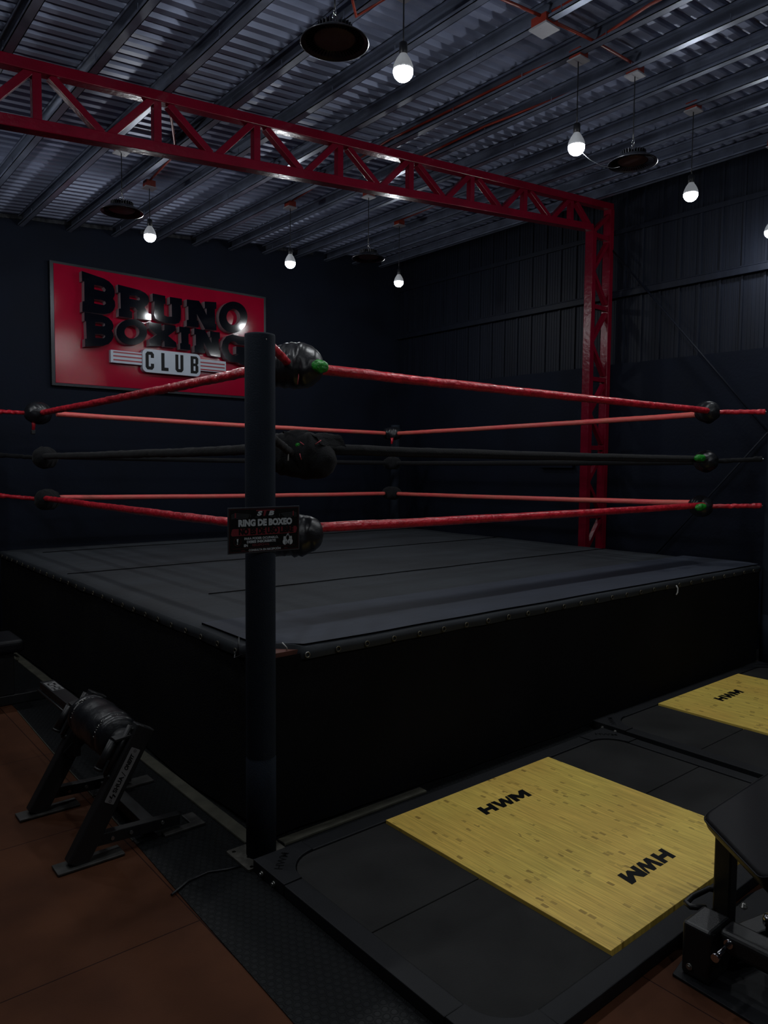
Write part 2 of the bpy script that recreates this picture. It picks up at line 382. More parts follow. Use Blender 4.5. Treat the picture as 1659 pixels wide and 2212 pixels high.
obj('upright', G().box((5.235, TY-.045, 0), (5.30, TY+.045, zt(5.25)-.03)), 'red_steel', c, bevel=.005)
rz = [.42, 1.13, 1.842, 2.55, 3.284, 4.0]
for i, z in enumerate(rz):
    obj('rung', G().beam((5.0, TY, z), (5.235, TY, z), .05, .045), 'red_steel', c, bevel=.003)
    if i:
        z0 = rz[i-1]; zm = (z+z0)/2
        obj('lacing_bar', G().beam((5.235, TY, z-.05), (5.01, TY, zm+.02), .05, .04), 'red_steel', c, bevel=.003)
        obj('lacing_bar', G().beam((5.01, TY, zm-.02), (5.235, TY, z0+.05), .05, .04), 'red_steel', c, bevel=.003)
obj('lacing_bar', G().beam((5.0, TY, 4.04), (5.25, TY, 4.24), .045, .04), 'red_steel', c, bevel=.003)

# brace rods in front of the right wall
obj('brace_rod', G().tube([(5.29, 1.90, 3.90), (5.29, .20, 1.90)], .009, 8), 'panel_paint', label='thin dark diagonal brace rod running from column top down the right wall', cat='rod')
obj('brace_rod', G().tube([(5.29, .20, 2.03), (5.29, 1.45, .60)], .009, 8), 'panel_paint', label='thin dark diagonal brace rod low on the right wall, behind the bottom ropes', cat='rod')

# ================= CONDUITS, BOXES, LAMPS =================
def jbox(x, y, s, label, cover=True):
    z = zp(x)-.028
    b = thing('junction_box', (x, y, z), label, 'electrical box', 'junction boxes under the roof')
    obj('box', G().box((x-s/2, y-s/2, z+.006), (x+s/2, y+s/2, z+.06)), 'orange_pvc', b, bevel=.004)
    obj('cover', G().box((x-s/2-.008, y-s/2-.008, z-.004), (x+s/2+.008, y+s/2+.008, z+.006)).disc((x-s*.3, y, z-.0045), (0,0,-1), .003, .001, 8).disc((x+s*.3, y, z-.0045), (0,0,-1), .003, .001, 8), 'white_plastic', b, bevel=.002)
jbox(1.83, .06, .105, 'largest orange junction box with blank white cover, where conduits meet under roof')
boxes = [(2.30, .175, 'orange junction box above the bulb right of centre, beside the large blank box'),
 (3.67, .175, 'orange junction box above the bulb near the right wall'), (1.037, 3.61, 'orange junction box above the bulb hanging left of the sign top'),
 (2.395, 3.53, 'orange junction box above the bulb between the sign and the truss'), (3.775, 3.53, 'orange junction box above the farthest bulb near the room corner'),
 (2.784, .095, 'orange junction box holding the dark round lamp at right'), (.551, 2.945, 'orange junction box tucked below the truss, above the round lamp at left'),
 (2.854, 2.90, 'orange junction box just behind the truss, above the farthest round lamp'), (.96, .24, 'orange junction box above the nearest bulb, top edge of view'),
 (.467, .14, 'orange junction box above the nearest round lamp, out past the top edge'), (5.0, .175, 'orange junction box above the bulb at the right edge')]
for bx, by, lb in boxes: jbox(bx, by, .082, lb)
def conduit(pts, label):
    obj('conduit', G().tube([(x, y, zp(x)+dz) for x, y, dz in pts], .009, 10), 'orange_pvc', label=label, cat='conduit', group='orange conduit runs under the roof')
conduit([(1.2, .07, .03), (1.78, .05, .03)], 'orange conduit entering the large blank box from the left')
conduit([(1.88, .05, .03), (2.3, .05, .03), (2.75, .08, .03)], 'orange conduit crossing from large blank box to the round lamp box')
conduit([(1.82, .0, .04), (1.82, -.5, .04), (1.82, -2.5, .05)], 'orange conduit leaving the large blank box towards top right')
conduit([(2.30, .14, .03), (2.20, -.35, .03), (2.22, -1.6, .04), (2.22, -4.0, .05)], 'orange conduit running right from the box above right of centre bulb')
conduit([(2.30, .21, .03), (2.27, .6, .04), (2.265, 1.9, .06), (2.395, 3.50, .03)], 'orange conduit along a purlin between right of centre bulb box and middle far box')
conduit([(2.78, .13, .03), (2.75, .5, .03), (2.70, 1.3, .05), (2.72, 2.1, .05), (2.85, 2.87, .03)], 'orange conduit along a purlin between the two right hand round lamp boxes')
conduit([(3.67, .13, .03), (3.71, -.4, .02), (3.71, -3.0, .03)], 'orange conduit running to the right edge from the box near the right wall')
conduit([(3.67, .21, .03), (3.69, 1.0, .02), (3.63, 1.9, .02), (3.70, 2.7, .02), (3.775, 3.50, .03)], 'orange conduit passing behind the truss to the farthest bulb box')
conduit([(.467, .12, .03), (.90, .55, -.01), (.95, .2, .0), (1.0, -1.2, .03)], 'orange conduit beside the nearest round lamp at the top edge')
conduit([(1.03, 3.58, .03), (.96, 2.9, .03), (.50, 2.0, .05), (.47, -1.0, .05)], 'orange conduit rising from the left bulb box to the truss')
conduit([(.58, 2.93, .02), (1.45, 2.94, .02), (2.82, 2.90, .02)], 'orange conduit running just below the truss at left')
conduit([(-.47, -1.5, .05), (-.45, 2.4, .05)], 'orange conduit laid in the leftmost visible purlin')

DROP = 3.5
def make_bulb(x, y, zc, label):
    t = thing('pendant_bulb', (x, y, zc), label, 'light bulb', 'lit bulbs hanging on cords over the gym')
    R_ = .050
    dome = [(R_*math.cos(a), R_*.98*math.sin(a)) for a in [-PI/2+(PI/2+.12)*i/10 for i in range(11)]]
    dome[0] = (.0005, dome[0][1]); zt_ = dome[-1][1]; rt_ = dome[-1][0]
    obj('bulb_dome', G().lathe(dome, (x, y, zc), 24), 'bulb_dome', t)
    body = [(rt_*.98, zt_-.001), (rt_+.0003, zt_+.001), (.048, .022), (.041, .042), (.031, .062), (.022, .077), (.017, .085), (.001, .087)]
    obj('heat_sink', G().lathe(body, (x, y, zc), 48, rf=lambda a, z: 1+.05*math.cos(12*a*2)*(1 if .012 < z < .07 else 0)), 'bulb_body', t)
    obj('socket', G().lathe([(.019, .083), (.021, .086), (.021, .135), (.012, .142), (.001, .143)], (x, y, zc), 20), 'black_plastic', t)
    return t
def cord(t, x, y, z0, sway=.0):
    z1 = zp(x)-.032; p = []
    for i in range(9):
        u = i/8; p.append((x+sway*math.sin(u*PI), y, z0+(z1-z0)*u))
    obj('cord', G().tube(p, .0038, 8), 'black_plastic', t)
bulbs = [(.96, .24, 3.595, 'largest lit bulb, hanging at top centre in front of the truss'),
 (2.30, .175, 3.571, 'lit bulb hanging right of centre beside the dark round lamp, thin wire attached'),
 (3.67, .175, 3.608, 'lit bulb hanging before the ribbed upper right wall'),
 (5.0, .175, 3.61, 'lit bulb cut off by the right edge'),
 (1.037, 3.61, 3.569, 'lit bulb hanging just above the big red sign'),
 (2.395, 3.53, 3.566, 'lit bulb hanging above the right end of the red sign'),
 (3.775, 3.53, 3.605, 'smallest lit bulb, hanging near the far room corner'),
 (-.42, .20, 3.55, 'lit bulb beyond the left edge, over the near left of the ring'),
 (-.42, 3.6, 3.55, 'lit bulb beyond the left edge, near the sign wall'),
 (-1.75, .20, 3.44, 'added bulb far beyond the left edge, nearer the viewer, lighting the ceiling'),  # added out of view to brighten the upper left ceiling and floor
 (-1.75, 3.6, 3.44, 'added bulb far beyond the left edge, near the sign wall corner, lighting the ceiling'),  # second unseen bulb added for more light on the left ceiling
 (-.40, -3.2, 3.52, 'lit bulb behind the viewer on the left'),
 (.92, -3.2, 3.55, 'lit bulb behind the viewer in the middle'),
 (2.25, -3.2, 3.55, 'lit bulb behind the viewer on the right'),
 (3.6, -3.2, 3.55, 'lit bulb behind the viewer next to the right wall')]
for x, y, z, lb in bulbs:
    b = make_bulb(x, y, z+.012, lb); cord(b, x, y, z+.152)
# thin white wire from the bulb to the round lamp
obj('loose_wire', G().tube([(2.34, .16, 3.555), (2.40, .145, 3.525), (2.48, .125, 3.505), (2.58, .11, 3.51), (2.65, .10, 3.535)], .0012, 6), 'print_grey', label='thin pale wire hanging between a lit bulb and the dark round lamp', cat='wire')

def make_ufo(x, y, z, label):
    t = thing('high_bay_lamp', (x, y, z), label, 'ceiling lamp', 'unlit round high bay lamps hanging from the roof')
    R_ = .152
    g = G().lathe([(.09, .035), (.100, .034), (R_*.93, .006), (R_, 0), (R_+.002, -.004), (R_-.004, -.006), (R_-.008, -.002), (R_*.80, .008), (.092, .014), (.09, .02)], (x, y, z), 64)
    for i in range(48):
        an = 2*PI*i/48; d = V((math.cos(an), math.sin(an), 0)); o = V((x, y, z))
        g.beam(o+d*.096+V((0,0,.010)), o+d*.128+V((0,0,.002)), .0025, .006)
    rf_ = obj('reflector', g, 'lamp_black', t)
    obj('lens', G().lathe([(.0005, .010), (.088, .010), (.092, .016)], (x, y, z), 48), 'lamp_lens', rf_)
    g = G().lathe([(.085, .03), (.07, .045), (.03, .06), (.001, .06)], (x, y, z), 32)
    for i in range(28):
        an = 2*PI*i/28; d = V((math.cos(an), math.sin(an), 0)); o = V((x, y, z))
        g.beam(o+d*.02+V((0,0,.058)), o+d*.080+V((0,0,.052)), .004, .034)
    obj('heat_sink', g, 'lamp_black', t)
    g = G().tube([(x, y, z+.06), (x, y, z+.095)], .007, 8)
    pts = [(x+.012*math.cos(a), y, z+.107+.012*math.sin(a)) for a in [2*PI*i/14 for i in range(15)]]
    g.tube(pts, .003, 6); pts = [(x, y+.009*math.cos(a), z+.127+.014*math.sin(a)) for a in [2*PI*i/14 for i in range(15)]]
    g.tube(pts, .0028, 6)
    obj('hook', g, 'chrome', t)
    cord(t, x, y, z+.14)
for x, y, z, lb in ((.467, .14, 3.53, 'largest dark round lamp, hanging at the top centre left of the nearest bulb'),
                    (2.784, .095, 3.591, 'dark round lamp at right with a thin wire to the bulb beside it'),
                    (.551, 2.945, 3.511, 'dark round lamp hanging at left below the truss'),
                    (2.854, 2.90, 3.577, 'smallest dark round lamp, hanging between the two far bulbs')):
    make_ufo(x, y, z, lb)

# ================= THE BIG SIGN =================
LETTERS = [[[[0.984,3.592],[1.208,3.552],[1.26,3.531],[1.301,3.493],[1.319,3.444],[1.317,3.399],[1.299,3.36],[1.318,3.332],[1.321,3.287],[1.301,3.24],[1.263,3.205],[1.202,3.188],[0.983,3.185],[0.987,3.288],[1.006,3.293],[1.008,3.492],[0.986,3.491]],[[1.107,3.472],[1.166,3.472],[1.207,3.464],[1.225,3.441],[1.215,3.419],[1.107,3.428]],[[1.105,3.328],[1.175,3.33],[1.216,3.321],[1.224,3.3],[1.204,3.28],[1.104,3.284]]],[[[1.351,3.514],[1.583,3.493],[1.647,3.471],[1.682,3.438],[1.69,3.393],[1.669,3.351],[1.637,3.32],[1.676,3.26],[1.708,3.257],[1.709,3.191],[1.552,3.184],[1.549,3.262],[1.561,3.267],[1.532,3.302],[1.475,3.301],[1.477,3.264],[1.499,3.248],[1.5,3.187],[1.356,3.186],[1.357,3.266],[1.378,3.271],[1.376,3.434],[1.351,3.434]],[[1.473,3.42],[1.543,3.425],[1.582,3.412],[1.588,3.393],[1.574,3.382],[1.472,3.388]]],[[[1.727,3.479],[1.87,3.473],[1.871,3.388],[1.853,3.383],[1.854,3.264],[1.893,3.252],[1.944,3.26],[1.943,3.396],[1.922,3.395],[1.922,3.471],[2.064,3.471],[2.065,3.403],[2.045,3.396],[2.052,3.352],[2.049,3.244],[2.028,3.202],[1.98,3.185],[1.875,3.183],[1.802,3.192],[1.756,3.215],[1.741,3.253],[1.748,3.397],[1.726,3.398]]],[[[2.12,3.473],[2.269,3.478],[2.36,3.335],[2.359,3.404],[2.337,3.406],[2.336,3.481],[2.481,3.494],[2.482,3.42],[2.462,3.412],[2.467,3.247],[2.481,3.248],[2.481,3.175],[2.34,3.172],[2.24,3.328],[2.238,3.256],[2.26,3.255],[2.262,3.182],[2.117,3.179],[2.118,3.245],[2.14,3.252],[2.137,3.398],[2.119,3.398]]],[[[2.884,3.377],[2.879,3.336],[2.864,3.295],[2.841,3.258],[2.811,3.225],[2.776,3.2],[2.736,3.181],[2.694,3.172],[2.653,3.172],[2.614,3.18],[2.58,3.197],[2.551,3.222],[2.53,3.253],[2.516,3.289],[2.512,3.328],[2.517,3.368],[2.531,3.408],[2.552,3.444],[2.581,3.477],[2.616,3.503],[2.655,3.522],[2.696,3.532],[2.738,3.533],[2.777,3.526],[2.813,3.509],[2.843,3.485],[2.865,3.453],[2.879,3.417]],[[2.788,3.366],[2.785,3.345],[2.779,3.324],[2.768,3.305],[2.754,3.289],[2.737,3.276],[2.718,3.266],[2.698,3.262],[2.678,3.262],[2.659,3.266],[2.643,3.275],[2.629,3.288],[2.618,3.304],[2.612,3.323],[2.61,3.343],[2.612,3.363],[2.619,3.384],[2.629,3.403],[2.643,3.419],[2.66,3.432],[2.679,3.442],[2.699,3.447],[2.719,3.447],[2.737,3.443],[2.754,3.434],[2.768,3.421],[2.779,3.405],[2.786,3.386]]],[[[1.004,3.181],[1.187,3.176],[1.247,3.158],[1.284,3.125],[1.3,3.082],[1.294,3.044],[1.279,3.031],[1.297,3.0],[1.298,2.962],[1.277,2.922],[1.243,2.885],[1.182,2.86],[1.003,2.833],[1.005,2.913],[1.022,2.917],[1.019,3.092],[1.003,3.095]],[[1.112,3.096],[1.179,3.102],[1.208,3.093],[1.212,3.075],[1.201,3.063],[1.112,3.058]],[[1.11,2.974],[1.184,2.981],[1.21,2.971],[1.21,2.956],[1.195,2.941],[1.109,2.935]]],[[[1.662,3.059],[1.657,3.028],[1.644,2.997],[1.624,2.968],[1.596,2.943],[1.564,2.923],[1.528,2.909],[1.49,2.902],[1.453,2.901],[1.418,2.908],[1.387,2.92],[1.361,2.939],[1.342,2.963],[1.33,2.99],[1.327,3.02],[1.331,3.05],[1.344,3.08],[1.364,3.108],[1.39,3.133],[1.422,3.154],[1.457,3.168],[1.494,3.176],[1.531,3.178],[1.567,3.172],[1.599,3.16],[1.626,3.141],[1.646,3.118],[1.658,3.09]],[[1.575,3.051],[1.573,3.035],[1.567,3.019],[1.557,3.005],[1.544,2.992],[1.528,2.982],[1.511,2.975],[1.494,2.972],[1.476,2.971],[1.459,2.974],[1.444,2.981],[1.432,2.991],[1.422,3.003],[1.417,3.016],[1.415,3.032],[1.417,3.047],[1.423,3.062],[1.433,3.077],[1.446,3.089],[1.461,3.099],[1.478,3.106],[1.495,3.11],[1.513,3.111],[1.53,3.108],[1.545,3.101],[1.558,3.092],[1.567,3.08],[1.573,3.066]]],[[[1.684,3.169],[1.822,3.167],[1.823,3.102],[1.84,3.094],[1.855,3.106],[1.856,3.163],[1.986,3.167],[1.988,3.118],[1.9,3.046],[1.96,3.003],[1.993,2.982],[1.996,2.932],[1.855,2.925],[1.854,2.983],[1.834,2.996],[1.819,2.981],[1.819,2.927],[1.684,2.913],[1.685,2.985],[1.719,3.003],[1.771,3.045],[1.72,3.077],[1.684,3.103]]],[[[2.028,3.164],[2.157,3.163],[2.158,3.101],[2.137,3.094],[2.139,2.982],[2.16,2.977],[2.159,2.917],[2.037,2.917],[2.036,2.98],[2.053,2.985],[2.049,3.103],[2.027,3.103]]],[[[2.207,3.166],[2.34,3.16],[2.418,3.025],[2.416,3.088],[2.4,3.091],[2.401,3.156],[2.523,3.156],[2.526,3.085],[2.509,3.08],[2.512,2.955],[2.532,2.951],[2.531,2.874],[2.408,2.883],[2.32,3.022],[2.32,2.946],[2.336,2.944],[2.336,2.899],[2.209,2.901],[2.208,2.972],[2.226,2.979],[2.225,3.098],[2.206,3.099]]],[[[2.921,3.141],[2.781,3.143],[2.682,3.153],[2.609,3.123],[2.561,3.062],[2.544,2.991],[2.555,2.924],[2.598,2.867],[2.661,2.834],[2.769,2.831],[2.779,2.819],[2.859,2.806],[2.93,2.809],[2.93,3.023],[2.733,3.022],[2.732,2.934],[2.768,2.931],[2.72,2.912],[2.681,2.915],[2.647,2.941],[2.631,2.983],[2.635,3.035],[2.667,3.069],[2.711,3.074],[2.76,3.047],[2.92,3.05]]]]
sg = thing('wall_sign', (1.94, YW, 2.45), 'big glossy red wall sign with raised black BRUNO BOXING CLUB lettering', 'sign')
obj('panel', G().box((.735, 5.31, 2.455), (3.155, 5.345, 3.645)), 'sign_red', sg, bevel=.002)
obj('frame', G().box((.70, 5.315, 2.428), (.735, YW, 3.668)).box((3.155, 5.315, 2.428), (3.185, YW, 3.668)).box((.735, 5.315, 3.645), (3.155, YW, 3.668)).box((.735, 5.315, 2.428), (3.155, YW, 2.455)).box((.735, 5.345, 2.455), (3.155, YW, 3.645)), 'dark_frame', sg)
mxs = MX((0, 5.265, 0), (1,0,0), (0,0,1))
def mxd(yc): return MX((0, yc, 0), (1,0,0), (0,0,1))
for lp in LETTERS:
    outer = lp[0]
    g = G().curve(lp, .082, mxd(5.269), 0, side=1)
    o = obj('letter', g, ['gloss_black', 'letter_side'], sg)
    # thin pale rim just behind the face
g = G().box((1.275, 5.255, 2.703), (2.614, 5.31, 2.835))
sbar = obj('stripe_bar', g, 'white_panel', sg, bevel=.002)
for zc in (2.814, 2.775, 2.734):
    obj('stripe', G().box((1.302, 5.253, zc-.0075), (1.61, 5.256, zc+.0075)), 'stripe_red', sbar)
for zc in (2.798, 2.759, 2.719):
    obj('stripe', G().box((2.287, 5.253, zc-.0075), (2.597, 5.256, zc+.0075)), 'stripe_red', sbar)
def rrect(x0, z0, x1, z1, r, n=6):
    p = []
    for cx, cz, a0 in ((x1-r, z1-r, 0), (x0+r, z1-r, PI/2), (x0+r, z0+r, PI), (x1-r, z0+r, 1.5*PI)):
        for i in range(n+1): a = a0+PI/2*i/n; p.append((cx+r*math.cos(a), cz+r*math.sin(a)))
    return p
nplate = obj('name_plate', G().curve([rrect(1.612, 2.632, 2.285, 2.882, .05)], .07, mxd(5.275)), 'white_panel', sg)
# condensed CLUB letters
def rr(x0, z0, x1, z1, r): return rrect(x0, z0, x1, z1, r, 5)
zc0, zc1 = 2.662, 2.854
cl = []
x0, x1 = 1.645, 1.738
s_ = .034
cl.append([[(x1, 2.79), (x1, 2.83), (x1-.02, zc1), (x0+.02, zc1), (x0, zc1-.025), (x0, zc0+.025), (x0+.02, zc0), (x1-.02, zc0), (x1, zc0+.025), (x1, 2.727), (x1-s_, 2.727), (x1-s_, zc0+.034), (x0+s_, zc0+.034), (x0+s_, zc1-.034), (x1-s_, zc1-.034), (x1-s_, 2.79)]])
cl.append([[(1.822, zc1), (1.858, zc1), (1.858, zc0+.036), (1.903, zc0+.036), (1.903, zc0), (1.822, zc0)]])
x0, x1 = 1.985, 2.078
cl.append([[(x0, zc1), (x0+s_, zc1), (x0+s_, zc0+.034), (x1-s_, zc0+.034), (x1-s_, zc1), (x1, zc1), (x1, zc0+.025), (x1-.022, zc0), (x0+.022, zc0), (x0, zc0+.025)]])
x0, x1 = 2.166, 2.258; zm = (zc0+zc1)/2
cl.append([[(x0, zc1), (x1-.022, zc1), (x1, zc1-.022), (x1, zm+.02), (x1-.014, zm+.003), (x1, zm-.016), (x1, zc0+.022), (x1-.022, zc0), (x0, zc0)],
           [(x0+.033, zc1-.03), (x1-.034, zc1-.03), (x1-.034, zm+.017), (x0+.033, zm+.017)], [(x0+.033, zm-.013), (x1-.034, zm-.013), (x1-.034, zc0+.03), (x0+.033, zc0+.03)]])
for lp in cl:
    obj('letter', G().curve(lp, .004, mxd(5.239)), 'print_black', nplate)

# ================= BOXING RING =================
RX, RY, DZ = 4.77, 4.73, .85
c0 = .06
ring = thing('boxing_ring', (2.43, 2.41, 0), 'black boxing ring platform with canvas deck and black cloth skirt', 'boxing ring')
CH = .20
def deck_outline(o=0, ch=CH):
    a, bx, by = c0-o, RX+o, RY+o
    return [(a+ch, a), (bx-.05, a), (bx, a+.05), (bx, by-.05), (bx-.05, by), (a+.05, by), (a, by-.05), (a, a+ch+.04)]
g = G()
# canvas top as a fine, slightly uneven sheet plus rolled edge
nx = ny = 70
def dpt(u, v):
    x = c0+(RX-c0)*u; y = c0+(RY-c0)*v
    dd = (x-c0)+(y-c0)
    if dd < CH:                       # pull the near corner in
        k = (CH-dd)/2; x += k; y += k
    e = min(x-c0, y-c0, RX-x, RY-y)
    z = DZ + .004*noise.noise(V((x*2.2, y*2.2, 0))) - (.012*math.exp(-e/.02)) 
    return (x, y, z)
vs = [dpt(i/nx, j/ny) for i in range(nx+1) for j in range(ny+1)]
fs = [(i*(ny+1)+j, (i+1)*(ny+1)+j, (i+1)*(ny+1)+j+1, i*(ny+1)+j+1) for i in range(nx) for j in range(ny)]
g.add(vs, fs, 0, True)
def rim(i):
    if i <= nx: return dpt(i/nx, 0)
    i -= nx
    if i <= ny: return dpt(1, i/ny)
    i -= ny
    if i <= nx: return dpt(1-i/nx, 1)
    i -= nx
    return dpt(0, 1-i/ny)
NR = 2*nx+2*ny; vs = []
for i in range(NR):
    p = rim(i); q = rim((i+1) % NR); pm = rim((i-1) % NR)
    t_ = V((q[0]-pm[0], q[1]-pm[1], 0)).normalized(); nrm = V((t_.y, -t_.x, 0))
    wv = .004*noise.noise(V((p[0]*6, p[1]*6, 2)))
    for off, z in ((0, p[2]), (.010, DZ-.020), (.012+wv, DZ-.040), (.006+wv*2, DZ-.062+.006*noise.noise(V((p[0]*3, p[1]*3, 7))))):
        vs.append((p[0]+nrm.x*off, p[1]+nrm.y*off, z))
fs = [(i*4+j, ((i+1) % NR)*4+j, ((i+1) % NR)*4+j+1, i*4+j+1) for i in range(NR) for j in range(3)]
g.add([v for v in vs], [f[::-1] for f in fs], 0, True)
canv = obj('canvas', g, 'canvas', ring)
# separate outer canvas strip along the front edge
g = G(); vs = []
for i in range(81):
    x = c0+.03+(RX-c0-.03)*i/80
    for j in range(9):
        y = c0+.012+(.715-c0)*j/8+ (.006*noise.noise(V((x*3, 1, 0))) if j == 8 else 0)
        if x-c0+y-c0 < CH+.01: y = CH+.01-(x-c0)+c0
        vs.append((x, y, DZ+.0075+.003*noise.noise(V((x*2.2, y*2.2, 0)))-(.006 if j == 0 else 0)))
g.add(vs, [(i*9+j, (i+1)*9+j, (i+1)*9+j+1, i*9+j+1) for i in range(80) for j in range(8)], 0, True)
g.add([(v[0], v[1], v[2]-.012) for v in vs[8::9]]+vs[8::9], [(i, i+1, 82+i, 81+i) for i in range(80)])
obj('canvas_strip', g, 'canvas_flap', ring, label='slightly bluer canvas strip along the front edge of the deck')
# sewn seams and stitches
for ys, xa, xb in ((4.28, .3, 4.7), (2.84, .08, 4.78), (1.47, .50, 4.7)):
    g = G(); p = []; n_ = 90
    for i in range(n_+1):
        x = xa+(xb-xa)*i/n_; p.append((x, ys+.015*noise.noise(V((x*.7, ys, 0)))+.02*(x-xa)/5, DZ+.0055+.004*noise.noise(V((x*2.2, ys*2.2, 0)))))
    for i in range(n_):
        g.beam(p[i], p[i+1]+V((.002, 0, 0)) if False else p[i+1], .003+.004*abs(noise.noise(V((i*.37, ys*9, 1)))), .006)
    obj('seam', g, 'print_black', canv)
obj('deck_board', G().prism([(c0+.015, c0+.015), (RX-.02, c0+.015), (RX-.02, RY-.02), (c0+.015, RY-.02)], DZ-.04, DZ-.019), 'ring_board', ring, label='reddish brown board showing under the canvas at the near corner')
# grommets
def gring(c, nrm, r=.0115, rr=.0032):
    c = V(c); d = V(nrm); u = V((0,0,1)); s_ = d.cross(u); pts = [c+u*r*math.cos(a)+s_*r*math.sin(a) for a in [2*PI*i/12 for i in range(13)]]
    return G().tube(pts, rr, 6, caps=False)
for i in range(27):
    x = .262+.168*i
    if x < RX-.05: obj('grommet', gring((x, c0-.016, DZ-.041), (0,-1,0)), 'bolt_steel' if i == 0 else 'brass', canv)
for i in range(27):
    y = .30+.172*i
    if y < RY-.05: obj('grommet', gring((c0-.016, y, DZ-.041), (-1,0,0)), 'brass', canv)
obj('lace', G().tube([(3.40, c0-.02, DZ-.04), (3.405, c0-.03, DZ-.06), (3.40, c0-.032, DZ-.09), (3.385, c0-.03, DZ-.105)], .0045, 8).tube([(.19, .10, DZ-.02), (.17, .07, DZ-.0), (.16, .09, DZ+.02)], .003, 6), 'lace_white', ring, label='short pale lace end hanging from the front edge')
obj('lace', G().tube([(c0-.02, .29, DZ-.04), (c0-.045, .255, DZ-.06), (c0-.02, .23, DZ-.045), (c0-.05, .21, DZ-.03), (c0-.03, .24, DZ+.035)], .0035, 8), 'black_plastic', ring)
# skirts: hanging cloth with folds
def skirt(P, Q, nrm, z1, z0f, folds, seed, nm='skirt'):
    P = V(P); Q = V(Q); n_ = V(nrm); L_ = (Q-P).length; vs = []; nu, nv = 160, 26
    for i in range(nu+1):
        u = i/nu; b = P.lerp(Q, u)
        for j in range(nv+1):
            v = j/nv; z = z1+(z0f(u)-z1)*v; s = u*L_
            o = .016*noise.noise(V((s*folds, z*.6, seed)))*(.35+v) + .012*noise.noise(V((s*folds*2.5, z*1.2-s*.6, seed+3)))*v
            o += .012*math.exp(-((z-(z1-.10-.12*math.exp(-s/.5)))/.05)**2)*math.exp(-s/.45)
            p = b+n_*(o+.002); vs.append((p.x, p.y, z))
    return G().add(vs, [(i*(nv+1)+j, (i+1)*(nv+1)+j, (i+1)*(nv+1)+j+1, i*(nv+1)+j+1) for i in range(nu) for j in range(nv)], 0, True)
obj('skirt', skirt((c0+.015, c0+.005, 0), (RX, c0+.005, 0), (0,-1,0), DZ-.035, lambda u: .024-.012*min(1, max(0, (u-.1)/.08)), 1.6, 1), 'skirt_cloth', ring)
obj('skirt', skirt((c0+.005, c0+.015, 0), (c0+.005, RY, 0), (-1,0,0), DZ-.035, lambda u: .022+.04*math.exp(-u*30), 1.8, 9), 'skirt_cloth', ring)
obj('skirt', skirt((RX, c0, 0), (RX, RY, 0), (1,0,0), DZ-.035, lambda u: .05, 1.6, 4), 'skirt_cloth', ring)
obj('skirt', skirt((c0, RY, 0), (RX, RY, 0), (0,1,0), DZ-.035, lambda u: .05, 1.6, 6), 'skirt_cloth', ring)
obj('base_board', G().box((-.014, .112, .0045), (.05, RY, .017)), 'pale_board', ring, bevel=.003)
obj('base_board', G().box((.112, -.004, .0045), (.95, .05, .017)), 'pale_board', ring, bevel=.003)

# ---- posts ----
PX, PY, PH = 4.84, 4.81, 2.172
def ring_post(x, y, label, plate=True):
    t = thing('ring_post', (x, y, 0), label, 'ring post', 'corner posts of the boxing ring')
    prof = [(.001, PH-.012), (.050, PH-.012), (.052, PH), (.0605, PH-.002), (.0615, PH-.01), (.0615, .44), (.0595, .436), (.0595, .43), (.0625, .425), (.0625, .012), (.001, .01)]
    obj('padded_tube', G().lathe(prof, (x, y, 0), 48), 'post_pad', t)
    g = G().curve([rrect(-.112, -.0905, .10, .100, .006, 2)]+[[(cx+.009*math.cos(a), cy+.009*math.sin(a)) for a in [2*PI*i/12 for i in range(12)]] for cx, cy in ((-.088, .075), (-.088, -.075), (-.06, 0.0))], .009, MX((x, y, .0105), (1,0,0), (0,1,0)))
    obj('base_plate', g, 'dirty_plate', t, label='pale steel base plate with bolt holes')
    return t
ring_post(0, 0, 'nearest black padded ring post, standing in the middle foreground with a warning sign')
ring_post(PX, 0, 'black padded ring post at the right edge with a cropped warning sign')
ring_post(0, PY, 'black padded ring post just beyond the left edge')
ring_post(PX, PY, 'dark far ring post in the room corner behind the ring')
obj('post_chip', G().tube([(-.006, -.0535, PH-.008), (-.004, -.0555, PH-.022), (-.007, -.0635, PH-.03)], .0022, 6), 'lace_white', bpy.data.objects['ring_post'])

# ---- ropes ----
INS = .36
def rope(p, q, r, m, label, sag=.006, seed=0, wr=.08):
    p = V(p); q = V(q); L_ = (q-p).length; n_ = int(L_/.018)
    d = (q-p).normalized()
    pts = [p.lerp(q, i/n_)-V((0,0,sag*4*(i/n_)*(1-i/n_)))+V((0,0,.0025*noise.noise(V((i*.05, seed, 0))))) for i in range(n_+1)]
    def nf(c, an):
        s = (c-p).dot(d)
        tw = math.sin(an*1+s*38+6*noise.noise(V((s*2, seed, 1))))
        return wr*noise.noise(V((s*16, math.cos(an)*1.6+seed, math.sin(an)*1.6+s*3))) + wr*.55*max(0, tw)**5*max(0, noise.noise(V((s*2.5, seed, 5)))+.4)
    obj('ring_rope', G().tube(pts, r, 16, nf=nf), m, label=label, cat='rope', group='padded ropes of the boxing ring')
ZT = {'n': 2.112, 'r': 2.108, 'l': 2.085, 'f': 2.040}
ZM = {'n': 1.724, 'r': 1.712, 'l': 1.700, 'f': 1.673}
ZB = {'n': 1.338, 'r': 1.335, 'l': 1.327, 'f': 1.292}
a, bx, by = INS, PX-INS, PY-INS
